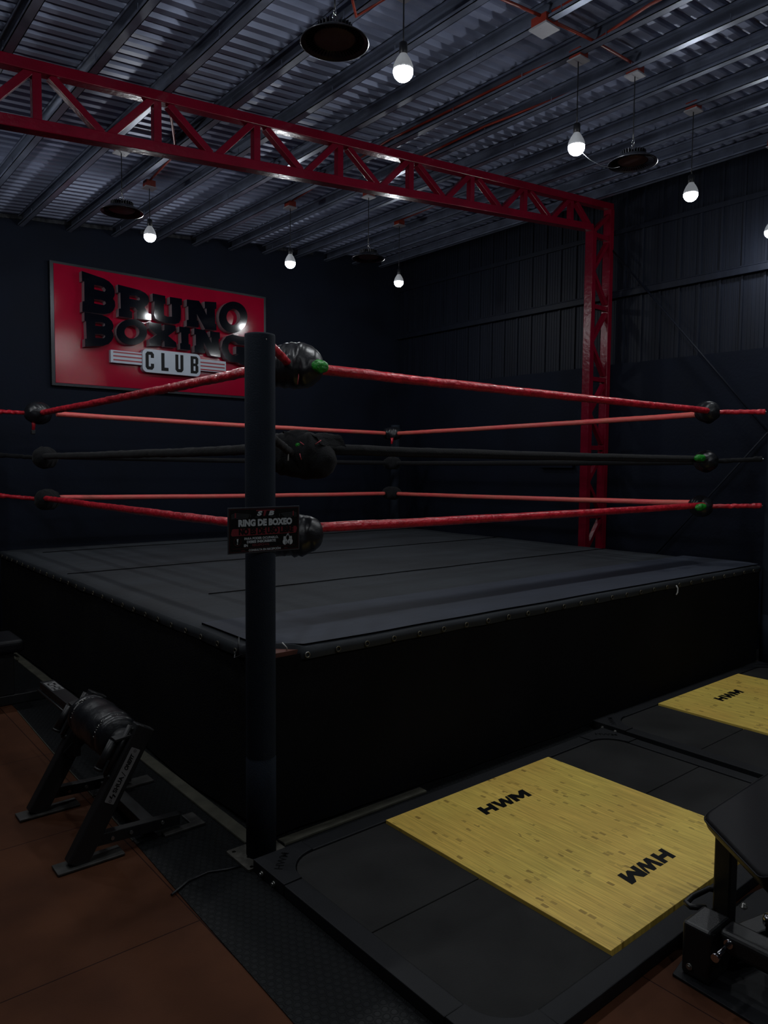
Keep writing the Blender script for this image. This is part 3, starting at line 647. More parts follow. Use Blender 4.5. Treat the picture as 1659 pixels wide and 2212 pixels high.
for Z, rad, wr, mf, mb, nm, colr in ((ZT, .0255, .11, 'red_vinyl', 'faded_red_vinyl', 'top', 'red'), (ZM, .0265, .06, 'black_cloth', 'black_cloth', 'middle', 'black'), (ZB, .025, .07, 'red_vinyl', 'faded_red_vinyl', 'bottom', 'red')):
    up_ = .0
    rope((a+.17, a, Z['n']), (bx-.02, a-.01, Z['r']+.004), rad, mf, '%s %s rope along the front right side, nearest of its height' % (nm, colr), seed=rad*100+1, wr=wr)
    rope((a, a+.15, Z['n']+(.01 if nm == 'top' else 0)), (a-.01, by-.02, Z['l']+.002), rad, mf, '%s %s rope along the near left side of the ring' % (nm, colr), seed=rad*100+2, wr=wr*1.8)
    rope((a+.13, by, Z['l']), (bx-.12, by, Z['f']), rad*.92, mb, '%s %s rope along the back side below the sign wall' % (nm, colr), seed=rad*100+3, wr=wr*.5)
    rope((bx, by-.12, Z['f']), (bx, a+.14, Z['r']-.018 if nm != 'bottom' else Z['r']+.012), rad*.95, mb, '%s %s rope along the side facing the right wall' % (nm, colr), seed=rad*100+4, wr=wr*.5)

# ---- corner pads with their straps ----
def pad(c, diag, half, h, dep, strapm, label, style='plain', seed=0, strap_end=None, green=False, tail=None, laces='red', twist=0, m='black_vinyl'):
    c = V(c); dg = V((diag[0], diag[1], 0)).normalized(); pr = V((-dg.y, dg.x, 0))
    if twist: pr = (Matrix.Rotation(twist, 3, 'Z') @ pr)
    t = thing('turnbuckle_pad', c, label, 'corner pad', 'cushions over the ring corners')
    vs = []; nu, nv = 40, 32
    for i in range(nu+1):
        u = -1+2*i/nu; rr = (1-abs(u)**2.6)**.5 if abs(u) < 1 else 0
        rr = max(rr, .02)
        for j in range(nv):
            an = 2*PI*j/nv
            ca, sa = math.cos(an), math.sin(an)
            wk = 1+.10*noise.noise(V((u*2.2+seed, ca*1.4, sa*1.4)))+.10*noise.noise(V((u*6+seed, ca*1.2, sa*.9)))+.07*abs(noise.noise(V((u*11+seed*2, ca*1.5, sa*1.5+u*2))))
            wk *= 1-.10*math.exp(-(math.sin(an)+.08)**2/.012)*(1 if ca < 0 else 0)     # laced gap facing outwards
            vs.append(c+pr*(u*half)+V((0,0,sa*h*rr*wk))-dg*(-ca*dep*rr*wk))
    # here cos>0 points inwards (along dg), cos<0 outwards to the post
    fs = [(i*nv+j, i*nv+(j+1)%nv, (i+1)*nv+(j+1)%nv, (i+1)*nv+j) for i in range(nu) for j in range(nv)]
    cu_ = obj('cushion', G().add(vs, fs, 0, True), m, t)
    if strap_end is not None:
        e = V(strap_end); p0 = c-dg*(dep*.72); n_ = 36
        pts = [p0.lerp(e, i/n_)+V((0,0,.004*noise.noise(V((i*.3, seed, 0))))) for i in range(n_+1)]
        obj('strap_sleeve', G().tube(pts, .019, 14, rf=lambda u: .0185+.004*(u > .86), nf=lambda cc, an: .22*noise.noise(V((cc.x*38+seed, cc.y*38, an*.8)))), strapm, t)
        post = e+(e-p0).normalized()*.028
        obj('turnbuckle', G().tube([e, post], .005, 8).tube([p0, p0+(p0-e).normalized()*-.02], .01, 8), 'chrome', t)
    g = G(); lm = 'lace_red' if laces == 'red' else 'lace_white'
    random.seed(int(seed*10)+3)
    o = c-dg*(dep*.97)
    for k_ in (-.55, .1, .6):
        b = o+pr*(half*k_)+dg*(.02+.05*abs(k_)*dep/.09)
        p1 = b+pr*.018+V((0,0,.008)); p2 = b-pr*.02-V((0,0,.006))
        g.tube([p1+dg*.008, b-dg*.014, p2+dg*.008], .0022, 6)
        g.tube([b-dg*.012, b-dg*.02+pr*.012-V((0,0,.012)), b-dg*.016+pr*.006-V((0,0,.028))], .0018, 6)
    obj('lace', g, lm, cu_)
    return t, dg, pr
D2 = 1/math.sqrt(2)
def blob(c, ax, l, r, seed, name, m, t):
    c = V(c); ax = V(ax).normalized(); s_ = ax.cross(V((0,0,1))).normalized(); u_ = s_.cross(ax); vs = []; nu, nv = 18, 20
    for i in range(nu+1):
        u = -1+2*i/nu; rr = max(.03, (1-abs(u)**3)**.5)
        for j in range(nv):
            an = 2*PI*j/nv; k = 1+.22*noise.noise(V((u*2.5+seed, math.cos(an)*2, math.sin(an)*2)))
            vs.append(c+ax*u*l+(s_*math.cos(an)+u_*math.sin(an))*r*rr*k)
    return obj(name, G().add(vs, [(i*nv+j, i*nv+(j+1)%nv, (i+1)*nv+(j+1)%nv, (i+1)*nv+j) for i in range(nu) for j in range(nv)], 0, True), m, t)

# near corner
t, dg, pr = pad((.43, .43, 2.125), (1, 1), .155, .108, .115, 'red_vinyl', 'big glossy black top corner pad right beside the near post, red laces', seed=1, strap_end=(.07, .07, 2.165), green=True)
blob((.492, .300, 2.116), (1, -.35, -.1), .052, .031, 2, 'wrap', 'green_wrap', t)['label'] = 'shiny green wrap'
obj('lace', G().tube([(.40, .335, 2.115), (.43, .325, 2.125), (.46, .32, 2.118), (.50, .335, 2.135), (.47, .325, 2.122), (.43, .325, 2.115)], .0022, 6).tube([(.40, .33, 2.105), (.398, .325, 2.06), (.392, .325, 2.025)], .0022, 6).tube([(.42, .325, 2.125), (.405, .32, 2.15), (.40, .32, 2.165)], .0022, 6), 'lace_red', t)
t, dg, pr = pad((.44, .42, 1.70), (1, 1), .165, .105, .11, 'black_cloth', 'sagging black cloth middle corner pad beside the near post with open flaps', seed=2, strap_end=(.07, .07, 1.78), m='black_cloth')
# sagging lower bag and two open flaps
blob((.47, .39, 1.675), (1, -.75, -.10), .165, .095, 5, 'bag', 'black_cloth', t)
def flap(pts4, seed, t):
    a_, b_, c_, d_ = [V(p) for p in pts4]; vs = []; n_ = 14
    for i in range(n_+1):
        for j in range(n_+1):
            u, v = i/n_, j/n_; p = a_.lerp(b_, u).lerp(d_.lerp(c_, u), v)
            p += V((.5, .5, 1))*.016*noise.noise(V((u*3+seed, v*3, 0)))+V((0,0,.022*math.sin(PI*v)))
            vs.append(p)
    vs2 = [v+V((-.004, -.004, .002)) for v in vs]; N_ = len(vs)
    fs = [(i*(n_+1)+j, (i+1)*(n_+1)+j, (i+1)*(n_+1)+j+1, i*(n_+1)+j+1) for i in range(n_) for j in range(n_)]
    obj('flap', G().add(vs+vs2, fs+[tuple(q+N_ for q in f[::-1]) for f in fs], 0, True), 'black_cloth', t)
flap([(.46, .36, 1.795), (.60, .30, 1.79), (.64, .27, 1.735), (.50, .29, 1.745)], 1, t)
flap([(.38, .44, 1.80), (.50, .40, 1.80), (.47, .33, 1.765), (.36, .38, 1.76)], 4, t)
blob((.40, .335, 1.738), (1, -.1, -.1), .012, .012, 3, 'wrap', 'green_wrap', t)['label'] = 'small bit of green wrap'
obj('lace', G().tube([(.345, .325, 1.72), (.335, .315, 1.70), (.33, .31, 1.665)], .003, 6), 'lace_white', t)
obj('lace', G().tube([(.40, .315, 1.755), (.43, .31, 1.735), (.45, .31, 1.72)], .0022, 6).tube([(.395, .31, 1.70), (.40, .305, 1.67)], .0022, 6).tube([(.47, .29, 1.745), (.50, .285, 1.765)], .0022, 6), 'lace_red', t)
t, dg, pr = pad((.43, .43, 1.305), (1, 1), .155, .105, .105, 'red_vinyl', 'black bottom corner pad partly behind the warning sign on the near post', seed=3, strap_end=(.07, .07, 1.33))
# right corner
t, dg, pr = pad((bx-.03, a+.03, 2.105), (-1, 1), .115, .085, .09, 'red_vinyl', 'glossy black top corner pad near the right edge with a wrinkled red strap', seed=4, strap_end=(PX-.07, .07, 2.108), laces='white')
t, dg, pr = pad((bx-.03, a+.03, 1.70), (-1, 1), .11, .085, .09, 'black_cloth', 'black middle corner pad near the right edge with a green wrap', seed=5, strap_end=(PX-.09, .07, 1.72))
blob((4.12, .270, 1.722), (1, -.1, .0), .062, .028, 7, 'wrap', 'green_wrap', t)['label'] = 'shiny green wrap'
t, dg, pr = pad((bx-.05, a+.05, 1.325), (-1, 1), .115, .085, .09, 'red_vinyl', 'black bottom corner pad near the right edge with a green wrap', seed=6, strap_end=(PX-.07, .07, 1.335))
blob((4.16, .270, 1.333), (1, -.1, .1), .062, .028, 9, 'wrap', 'green_wrap', t)['label'] = 'shiny green wrap'
# left corner
def tail(t, p, m, l=.10):
    x, y, z = p
    obj('strap_tail', G().tube([(x, y, z), (x+.004, y, z-l*.5), (x, y+.004, z-l)], .017, 8, rf=lambda u: .018-.005*u), m, t)
t, dg, pr = pad((a-.02, by+.02, 2.088), (1, -1), .13, .095, .10, 'red_vinyl', 'black top corner pad at the left edge with a short red strap dangling', seed=7, strap_end=(.06, PY-.06, 2.10))
tail(t, (a-.07, by-.0, 2.02), 'red_vinyl', .085)
obj('strap_end', G().box((a-.09, by-.015, 1.895), (a-.055, by+.015, 1.935)), 'black_plastic', t, bevel=.006)
t, dg, pr = pad((a+.02, by-.02, 1.69), (1, -1), .125, .092, .095, 'black_cloth', 'black middle corner pad at the left edge', seed=8, strap_end=(.06, PY-.06, 1.71), m='black_cloth')
t, dg, pr = pad((a+.03, by-.03, 1.315), (1, -1), .125, .092, .095, 'red_vinyl', 'black bottom corner pad at the left edge with a red strap', seed=9, strap_end=(.06, PY-.06, 1.345), m='black_cloth')
# far corner
t, dg, pr = pad((bx+.02, by+.02, 2.04), (-1, -1), .125, .082, .085, 'red_vinyl', 'black top corner pad at the far corner with a red strap tip below', seed=10, strap_end=(PX-.05, PY-.05, 2.05))
tail(t, (bx-.03, by-.03, 1.985), 'red_vinyl', .075)
pad((bx+.02, by+.02, 1.67), (-1, -1), .115, .08, .085, 'black_cloth', 'black middle corner pad at the far corner', seed=11, strap_end=(PX-.05, PY-.05, 1.68), m='black_cloth')
pad((bx+.0, by+.0, 1.295), (-1, -1), .125, .080, .085, 'red_vinyl', 'black bottom corner pad at the far corner', seed=12, strap_end=(PX-.05, PY-.05, 1.31), m='black_cloth')

# ---- warning sign on a post ----
def warn(x, y, label):
    """flat sign facing -y whose middle is at x, y"""
    W_, H_ = .330, .182; zc = 1.387
    t = thing('warning_sign', (x, y, zc), label, 'sign', 'warning signs on the ring posts')
    sb_ = obj('sign_board', G().box((x-W_/2, y-.003, zc-H_/2), (x+W_/2, y, zc+H_/2)), 'sign_edge', t, bevel=.0006)
    def m_(u, v, d=.0036): return MX((x+u, y-d, zc+v), (1,0,0), (0,0,1))
    def bar(u0, v0, u1, v1, g, mi=0, d=.0036): return g.box((x+u0, y-d-.0004, zc+v0), (x+u1, y-d, zc+v1), mi)
    def q(px, py): return ((px-803)/1395*W_, (578-py)/925*H_)      # sign artwork coordinates
    g = G(); bar(-W_/2+.004, -H_/2+.004, W_/2-.004, H_/2-.004, g, 0, .003)
    obj('print', g, 'print_black', sb_)
    g = G(); w_, h_ = W_/2-.0065, H_/2-.0065
    for u0, v0, u1, v1 in ((-w_, h_-.0009, w_, h_), (-w_, -h_, w_, -h_+.0009), (-w_, -h_, -w_+.0009, h_), (w_-.0009, -h_, w_, h_)): bar(u0, v0, u1, v1, g)
    u, v = q(630, 940); u1, v1 = q(1400, 937); bar(q(190, 0)[0], v1-.0004, u1, v1+.0004, g)
    # circle
    cu, cv = q(280, 797); pts = [(x+cu+.0160*math.cos(a)*1.0, y-.0036, zc+cv+.0160*math.sin(a)) for a in [2*PI*i/32 for i in range(33)]]
    g.tube(pts, .0006, 6, caps=False)
    g.text('>>>', .012, m_(*q(385, 985)), bold=.0001, xs=.8); g.text('<<<', .012, m_(*q(1215, 985)), bold=.0001, xs=.8)
    g.text('RECEPCI\u00d3N.', .0135, m_(*q(725, 885)), bold=.0005, xs=1.05)
    obj('lettering', g, 'print_dark_red', sb_, label='dull red border and words')
    g = G()
    u0, v0 = q(165, 540); u1, v1 = q(1450, 680)
    g.prism([(u0+.006, v0), (u1-.006, v0+.0004), (u1, v0-.008), (u1-.004, v1+.004), (u1-.008, v1), (u0+.004, v1-.0006), (u0-.001, v1+.006), (u0+.002, v0-.010)], 0, .0004, MX((x, y-.0034, zc), (1,0,0), (0,0,1)))
    u0, v0 = q(635, 175); u1, v1 = q(1000, 195); bar(u0, v1, u1, v0, g)
    g.prism([q(785, 195), q(835, 195), q(805, 300), q(770, 300)], 0, .0004, MX((x, y-.0038, zc), (1,0,0), (0,0,1)))
    for px in (245, 1370): a0 = q(px-12, 222); a1 = q(px+12, 320); bar(a0[0], a1[1], a1[0], a0[1], g)
    obj('red_print', g, 'print_red', sb_)
    g = G()
    g.text('RING DE BOXEO', .0345, m_(*q(820, 436)), bold=.0022, xs=.93, space=1.02)
    g.text('S', .0235, m_(*q(690, 250)), bold=.0014, xs=1.65, shear=.25); g.text('B', .0235, m_(*q(920, 250)), bold=.0014, xs=1.65, shear=.25)
    g.text('PARA PODER OCUPARLO,', .0125, m_(*q(738, 748)), bold=.0004, xs=1.06); g.text('DEBES INSCRIBIRTE', .0135, m_(*q(735, 815)), bold=.0005, xs=1.14)
    g.text('EN', .0135, m_(*q(438, 885)), bold=.0005, xs=1.05)
    g.text('CONSULTA EN RECEPCI\u00d3N', .0112, m_(*q(803, 985)), bold=.0003, xs=1.06)
    u0, v0 = q(270, 740); u1, v1 = q(295, 815)
    g.prism([(u0-.001, v0), (u1+.001, v0), (u1-.0012, v1), (u0+.0012, v1)], 0, .0004, MX((x, y-.0036, zc), (1,0,0), (0,0,1)))
    g.disc((x+cu, y-.0036, zc+q(0, 840)[1]), (0,-1,0), .0026, .0004, 16)
    obj('white_print', g, 'print_white', sb_)
    # pair of boxing gloves
    for s_, cx in ((-1, 1205), (1, 1308)):
        g = G()
        gu, gv = q(cx, 858); P_ = []
        for i in range(20):
            a = 2*PI*i/20; P_.append((gu+.0118*math.cos(a), gv+.0118*math.sin(a)*1.05))
        g.prism(P_, 0, .0004, MX((x, y-.0036, zc), (1,0,0), (0,0,1)))
        cu_, cv_ = q(cx+s_*6, 775)
        g.prism([(cu_-.007, cv_-.006), (cu_+.007, cv_-.006), (cu_+.006, cv_+.006), (cu_-.006, cv_+.006)], 0, .0004, MX((x, y-.0036, zc), (1,0,0), (0,0,1)))
        g.tube([(x+cu_, y-.0038, zc+cv_), (x+q(1260, 0)[0], y-.0038, zc+q(0, 690)[1])], .0008, 6)
        g.tube([(x+cu_-s_*.004, y-.0038, zc+cv_), (x+q(1260-s_*20, 0)[0], y-.0038, zc+q(0, 678)[1])], .0005, 6)
        obj('glove_print', g, 'print_white', sb_)
    g = G(); g.text('NO ES DE USO LIBRE', .0315, m_(*q(838, 608), .0042), bold=.0019, xs=.86)
    for s_, cx in ((-1, 1222), (1, 1290)):
        gu, gv = q(cx, 880); g.prism([(gu-.0016, gv-.007), (gu+.0016, gv-.007), (gu+.001, gv+.009), (gu-.001, gv+.007)], 0, .0004, MX((x, y-.0042, zc), (1,0,0), (0,0,1)))
    obj('black_print', g, 'print_black', sb_)
    g = G()
    for k_ in range(4):
        g.beam(tuple((x+q(255, 235+30*k_)[0], y-.0038, zc+q(255, 235+30*k_)[1])), tuple((x+q(510-k_*8, 262+22*k_)[0], y-.0038, zc+q(510, 262+22*k_)[1])), .0005, .0011)
        g.beam(tuple((x+q(170, 262+22*k_)[0], y-.0038, zc+q(170, 262+22*k_)[1])), tuple((x+q(235, 235+30*k_)[0], y-.0038, zc+q(235, 235+30*k_)[1])), .0005, .0011)
        g.beam(tuple((x+q(1120+k_*22, 268+22*k_)[0], y-.0038, zc+q(1120, 268+22*k_)[1])), tuple((x+q(1358, 243+30*k_)[0], y-.0038, zc+q(1358, 243+30*k_)[1])), .0005, .0011)
        g.beam(tuple((x+q(1385, 243+30*k_)[0], y-.0038, zc+q(1385, 243+30*k_)[1])), tuple((x+q(1440, 268+22*k_)[0], y-.0038, zc+q(1440, 268+22*k_)[1])), .0005, .0011)
    g.text('SPORT', .0045, m_(*q(660, 318)), xs=1.6); g.text('BEACH', .0045, m_(*q(958, 318)), xs=1.6)
    bar(q(525, 0)[0], q(0, 320)[1], q(530, 0)[0], q(0, 262)[1], g); bar(q(1088, 0)[0], q(0, 320)[1], q(1093, 0)[0], q(0, 262)[1], g)
    obj('grey_print', g, 'print_grey', sb_)
    obj('bracket', G().box((x-.03+.02, y, zc-.012), (x+.04, y+.008, zc+.012)), 'black_plastic', t)
warn(-.018, -.063, 'small black and red warning sign reading RING DE BOXEO on the nearest post')
warn(PX-.002, -.063, 'small warning sign cut off by the right edge, on the right post')

# ================= FLOOR COVERINGS =================
g = G(); vs = []
out = [(-.424, -3.2), (-.41, -.9), (-.395, -.26), (-.388, -.02), (-.370, .6), (-.358, 1.2), (-.350, 1.75), (-.322, 2.6), (-.32, YW-.02), (XW-.02, YW-.02), (XW-.02, -1.395), (2.30, -1.395), (.06, -1.395), (.02, -3.2)]
g.prism(out, .0005, .004)
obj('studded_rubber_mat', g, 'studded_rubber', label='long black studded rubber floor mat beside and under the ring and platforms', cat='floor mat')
g = G()
p = [(-.324, 2.6), (-.350, 1.75), (-.358, 1.2), (-.370, .6), (-.374, .45)]
for a_, b_ in zip(p, p[1:]): g.beam((a_[0]-.002, a_[1], .003), (b_[0]-.002, b_[1], .003), .004, .005, (0,0,1))
obj('mat_edge_strip', g, 'pale_board', label='thin pale strip between red flooring and black mat at left', cat='edge strip')
obj('power_cable', G().tube([(-.42, -.05, .009), (-.33, .0, .009), (-.24, .01, .009), (-.17, -.02, .009), (-.115, -.03, .009)], .005, 8), 'black_plastic', label='thin black cable lying on the studded mat left of the near post', cat='cable')

# ================= LIFTING PLATFORMS =================
def hwm(g, cx, cy, wd, ht, z, flip):
    s = wd/4.1
    def T(P): return [((-1 if flip else 1)*(x-2.05)*s+cx, (-1 if flip else 1)*(y-.5)*ht+cy) for x, y in P]
    sl = .16
    def S(P): return [(x+sl*(y-.5), y) for x, y in P]
    H = [(0,0),(.34,0),(.34,.34),(.78,.34),(.78,0),(1.12,0),(1.12,1),(.78,1),(.78,.66),(.34,.66),(.34,1),(0,1)]
    Wp = [(1.18,1),(1.52,1),(1.66,.42),(1.86,1),(2.14,1),(2.32,.42),(2.48,1),(2.60,1),(2.60,.7),(2.42,0),(2.14,0),(1.98,.50),(1.80,0),(1.48,0)]
    Mp = [(2.66,0),(2.66,1),(3.06,1),(3.38,.55),(3.70,1),(4.10,1),(4.10,0),(3.76,0),(3.76,.45),(3.46,.08),(3.30,.08),(3.00,.45),(3.00,0)]
    for P in (H, Wp, Mp):
        g.curve([T(S(P))], .0006, MX((0,0,z), (1,0,0), (0,1,0)))
def platform(dx, dy, label, far):
    t = thing('lifting_platform', (dx+1.12, dy-.76, 0), label, 'weightlifting platform', 'weightlifting platforms beside the ring')
    def P(x0, y0, x1, y1, z0, z1, name, m, bev=.004, lab=None, g=None):
        g = g or G(); g.box((x0+dx, y0+dy, z0), (x1+dx, y1+dy, z1))
        return obj(name, g, m, t, bevel=bev, label=lab) if name else g
    fo = [-.092, -1.430, 2.333-(.12 if far else 0), -.092]; w_ = .082; z0, z1 = .004, .052
    r_ = .15; L_ = .235
    P(fo[0]+L_, fo[3]-w_, fo[2]-L_, fo[3], z0, z1, 'frame_rail', 'frame_paint')
    P(fo[0]+L_, fo[1], fo[2]-L_, fo[1]+w_, z0, z1, 'frame_rail', 'frame_paint')
    P(fo[0], fo[1]+L_, fo[0]+w_, fo[3]-L_, z0, z1, 'frame_rail', 'frame_paint')
    P(fo[2]-w_, fo[1]+L_, fo[2], fo[3]-L_, z0, z1, 'frame_rail', 'frame_paint')
    for sx, ex in ((1, fo[0]), (-1, fo[2])):
        for sy, ey in ((1, fo[1]), (-1, fo[3])):
            pl = [(0, 0), (L_-.003, 0), (L_-.003, w_)]
            cxx = w_+r_
            for i in range(9):
                a = PI/2*i/8; pl.append((cxx-r_*math.sin(a), cxx-r_*math.cos(a)))
            pl += [(w_, L_-.003), (0, L_-.003)]
            pl = [(ex+sx*x+dx, ey+sy*y+dy) for x, y in pl]
            if sx*sy < 0: pl = pl[::-1]
            g = G().prism(pl, z0, z1+.003)
            cb = obj('corner_bracket', g, 'frame_paint', t, bevel=.003)
            if sx > 0 or sy < 0:
                c_ = V((ex+sx*.085+dx, ey+sy*.085+dy, z1+.0032)); d_ = V((sx*1.0, -sy*1.0, 0)).normalized(); 
                if sx*sy > 0: pass
                n_ = V((sx, sy, 0)).normalized()
                if d_.cross(-n_).z < 0: d_ = -d_
                g = G().text('HWM', .045, MX(c_, d_, -n_ if d_.cross(-n_).z > 0 else n_), bold=.001, xs=1.15)
                obj('cut_lettering', g, 'print_black', cb)
            for k_ in (.075, .165):
                obj('bolt', G().disc((ex+dx, ey+sy*k_+dy, .028), (-sx, 0, 0), .011, .006, 6).disc((ex+dx-sx*.006, ey+sy*k_+dy, .028), (-sx, 0, 0), .0065, .008, 12), 'bolt_steel', t)
    # rubber mats, seam in the middle of each side
    ym = -.752
    for xa, xb in ((fo[0]+w_+.003, .532), (1.699, fo[2]-w_-.003)):
        for ya, yb, sgn in ((ym+.0025, fo[3]-w_-.003, 1), (fo[1]+w_+.003, ym-.0025, -1)):
            pl = []
            left = xa < 1; yo = yb if sgn > 0 else ya; yi = ya if sgn > 0 else yb; xo = xa if left else xb; xi = xb if left else xa
            sxx = 1 if left else -1; r2_ = .148
            pl = [(xi, yi), (xi, yo)]
            for i in range(9):
                a = PI/2*i/8; pl.append((xo+sxx*(r2_-r2_*math.sin(a)), yo-sgn*(r2_-r2_*math.cos(a))))
            pl.append((xo, yi))
            ar = sum(pl[i][0]*pl[(i+1) % len(pl)][1]-pl[(i+1) % len(pl)][0]*pl[i][1] for i in range(len(pl)))
            if ar < 0: pl = pl[::-1]
            obj('rubber_panel', G().prism([(x+dx, y+dy) for x, y in pl], .004, .046), 'mat_rubber', t, bevel=.003)
    o = P(.535, fo[1]+w_+.012, 1.696, fo[3]-w_-.004, .004, .058, 'wooden_deck', 'bamboo', .0015, 'pale bamboo board')
    g = G(); hwm(g, 1.092+dx, -.394+dy, .325, .072, .0587, False); obj('logo', g, 'print_black', o)
    g = G(); hwm(g, 1.105+dx, -1.128+dy, .325, .072, .0587, True); obj('logo', g, 'print_black', o)
    return t
platform(0, 0, 'nearest weightlifting platform, pale bamboo centre between black rubber panels', False)
platform(2.49, .115, 'second weightlifting platform behind, cut by the right edge', True)

# ================= ROLLER MACHINE AT LEFT =================
m = thing('roller_stand', (-.39, .69, 0), 'black steel roller pad stand with leaning legs on the red floor at left', 'exercise machine')
def leg(y, lab=None):
    A_ = V((-.635, y, .012)); B_ = V((-.340, y, .525)); d = (B_-A_).normalized()
    L = obj('leg', G().beam(A_, B_, .055, .085, (1,0,0)), 'machine_paint', m, bevel=.005)
    obj('foot_plate', G().box((-.715, y-.045, .004), (-.445, y+.045, .014)), 'foot_steel', m, bevel=.003)
    # rod along the upper face and adjusting tube
    n_ = V((-d.z, 0, d.x))
    obj('guide_rod', G().tube([A_.lerp(B_, .60)+n_*.058, A_.lerp(B_, .97)+n_*.058], .011, 12).disc(A_.lerp(B_, .60)+n_*.02, n_, .010, .04).disc(A_.lerp(B_, .95)+n_*.02, n_, .010, .04), 'machine_paint', m)
    q = V((-.471, y+.01, .485))
    obj('adjusting_peg', G().tube([q, q-d*.12], .017, 16).tube([q-d*.117, q-d*.128], .020, 16), 'machine_paint', m)
    obj('bracket', G().beam(A_.lerp(B_, .92)+n_*.03+V((0, .01, 0)), q+d*.004, .05, .012, d), 'machine_paint', m, bevel=.002)
    for s_ in (.46, .50):
        obj('bolt', G().disc(A_.lerp(B_, s_)+V((0, .028 if y > .7 else .0, 0)), (0, 1, 0), .009, .008, 8), 'bolt_steel', m)
    return A_, B_, d, n_
leg(.98); A_, B_, d, n_ = leg(.40)
for y in (.43, 1.01):
    cb = obj('cross_bar', G().beam((-.57, y, .075), (-.175, y, .055), .04, .05), 'machine_paint', m, bevel=.003)
    for x in (-.48, -.40, -.26):
        obj('bolt', G().disc((x, y-.02, .068), (0,-1,0), .008, .008, 8), 'bolt_steel', cb) if False else obj('bolt', G().disc((x, y-.02, .068), (0,-1,0), .008, .008, 8), 'bolt_steel', m)
obj('long_beam', G().box((-.335, .43, .03), (-.275, 1.02, .075)), 'machine_paint', m, bevel=.003)
obj('rear_foot', G().box((-.258, .385, .004), (-.065, .43, .016)).box((-.12, .43, .004), (-.065, .52, .016)), 'foot_steel', m, bevel=.003)
obj('rear_foot', G().box((-.258, .97, .004), (-.065, 1.06, .016)), 'foot_steel', m, bevel=.003)
obj('hinge_plate', G().box((-.52, .955, .255), (-.47, 1.03, .262)).beam((-.50, .95, .26), (-.42, .95, .33), .006, .05, (0,0,1)).box((-.47, .93, .25), (-.44, .955, .36)), 'machine_paint', m, bevel=.002)
# roller cushion
yc0, yc1 = .475, .915; AX = V((-.415, 0, .455)); vs = []; nu, nv = 60, 40
for i in range(nu+1):
    u = i/nu; y = yc0+(yc1-yc0)*u; e = min(u, 1-u)
    r = .098*(1-.45*math.exp(-e/.02)) * (1-.10*math.exp(-((e-.15)/.022)**2)) * (1+.05*math.exp(-((e-.34)/.12)**2))
    for j in range(nv):
        an = 2*PI*j/nv; k = 1+.035*noise.noise(V((u*5, math.cos(an)*2, math.sin(an)*2)))+.07*noise.noise(V((u*3, math.cos(an)*5, math.sin(an)*5)))*math.exp(-((e-.16)/.06)**2)
        vs.append((AX.x+math.cos(an)*r*k, y, AX.z+math.sin(an)*r*k))
g = G().add(vs, [(i*nv+j, (i+1)*nv+j, (i+1)*nv+(j+1)%nv, i*nv+(j+1)%nv) for i in range(nu) for j in range(nv)], 0, True)
ro = obj('roller_cushion', g, 'black_vinyl', m)
g = G()
for u in (.15, .85):
    y = yc0+(yc1-yc0)*u
    for k_ in range(26):
        an = PI*.95*k_/26+.1+.0; 
        if noise.noise(V((k_*1.3, u*7, 0))) < -.12: continue
        r = .0895; p = V((AX.x-math.cos(an)*r, y+.006*math.sin(k_*2.1), AX.z+math.sin(an)*r))
        an2 = an+.08; p2 = V((AX.x-math.cos(an2)*r, y+.012*math.sin(k_*3.7+1), AX.z+math.sin(an2)*r))
        g.tube([p, (p+p2)/2+V((-.003, 0, .004)), p2], .0022, 6)
obj('lace', g, 'bolt_steel', ro)
g = G()
for an, u in ((1.25, .13), (1.9, .12), (1.2, .88), (.75, .84)):
    y = yc0+(yc1-yc0)*u; n2 = V((-math.cos(an), 0, math.sin(an))); p = V((AX.x, y, AX.z))+n2*.094
    g.prism([(-.009, -.016), (.010, -.012), (.006, .014), (-.004, .018)], 0, .0015, MX(p, V((0,1,0)), n2.cross(V((0,1,0))), n2))
obj('tape', g, 'label_metal', ro, label='pale scraps of tape on the cushion ends')
obj('axle', G().tube([(AX.x, .42, AX.z), (AX.x, .96, AX.z)], .024, 20), 'machine_paint', m)
obj('axle_collar', G().lathe([(.055, 0), (.058, .012), (.04, .03), (.026, .04)], (0,0,0), 28, mx=Matrix.Translation((AX.x, .472, AX.z)) @ Matrix.Rotation(PI/2, 4, 'X')), 'machine_paint', m)
obj('tape_roll', G().tube([(AX.x, .452, AX.z), (AX.x, .432, AX.z)], .030, 20), 'pale_board', m)
# name plate on the near leg
pc = A_.lerp(B_, .64)+V((0, -.0282, 0)); px_, pz_ = d, V((-d.z, 0, d.x))
mx = MX(pc, d, pz_); 
if d.cross(pz_).y > 0: mx = MX(pc, d, -pz_)
g = G().prism(rrect(-.118, -.021, .118, .021, .004, 3), -.001, .0015, MX(pc, d, pz_, d.cross(pz_)) if d.cross(pz_).y < 0 else MX(pc, d, -pz_, d.cross(-pz_)))
pl_ = obj('name_plate', g, 'label_metal', m, label='pale grey name plate')
mt = MX(pc+V((0, -.0016, 0)), d, pz_, d.cross(pz_)) if d.cross(pz_).y < 0 else MX(pc+V((0, -.0016, 0)), d, -pz_, d.cross(-pz_))
g = G().text('SHUA', .0255, mt @ Matrix.Translation((-.038, 0, 0)), bold=.0009, xs=1.05).text('ONEFIT', .024, mt @ Matrix.Translation((.056, 0, 0)), bold=.0012, xs=.80, shear=.3)
g.prism([(-.004, -.012), (-.001, -.012), (.010, .012), (.007, .012)], 0, .0004, mt @ Matrix.Translation((.005, 0, .0002)))
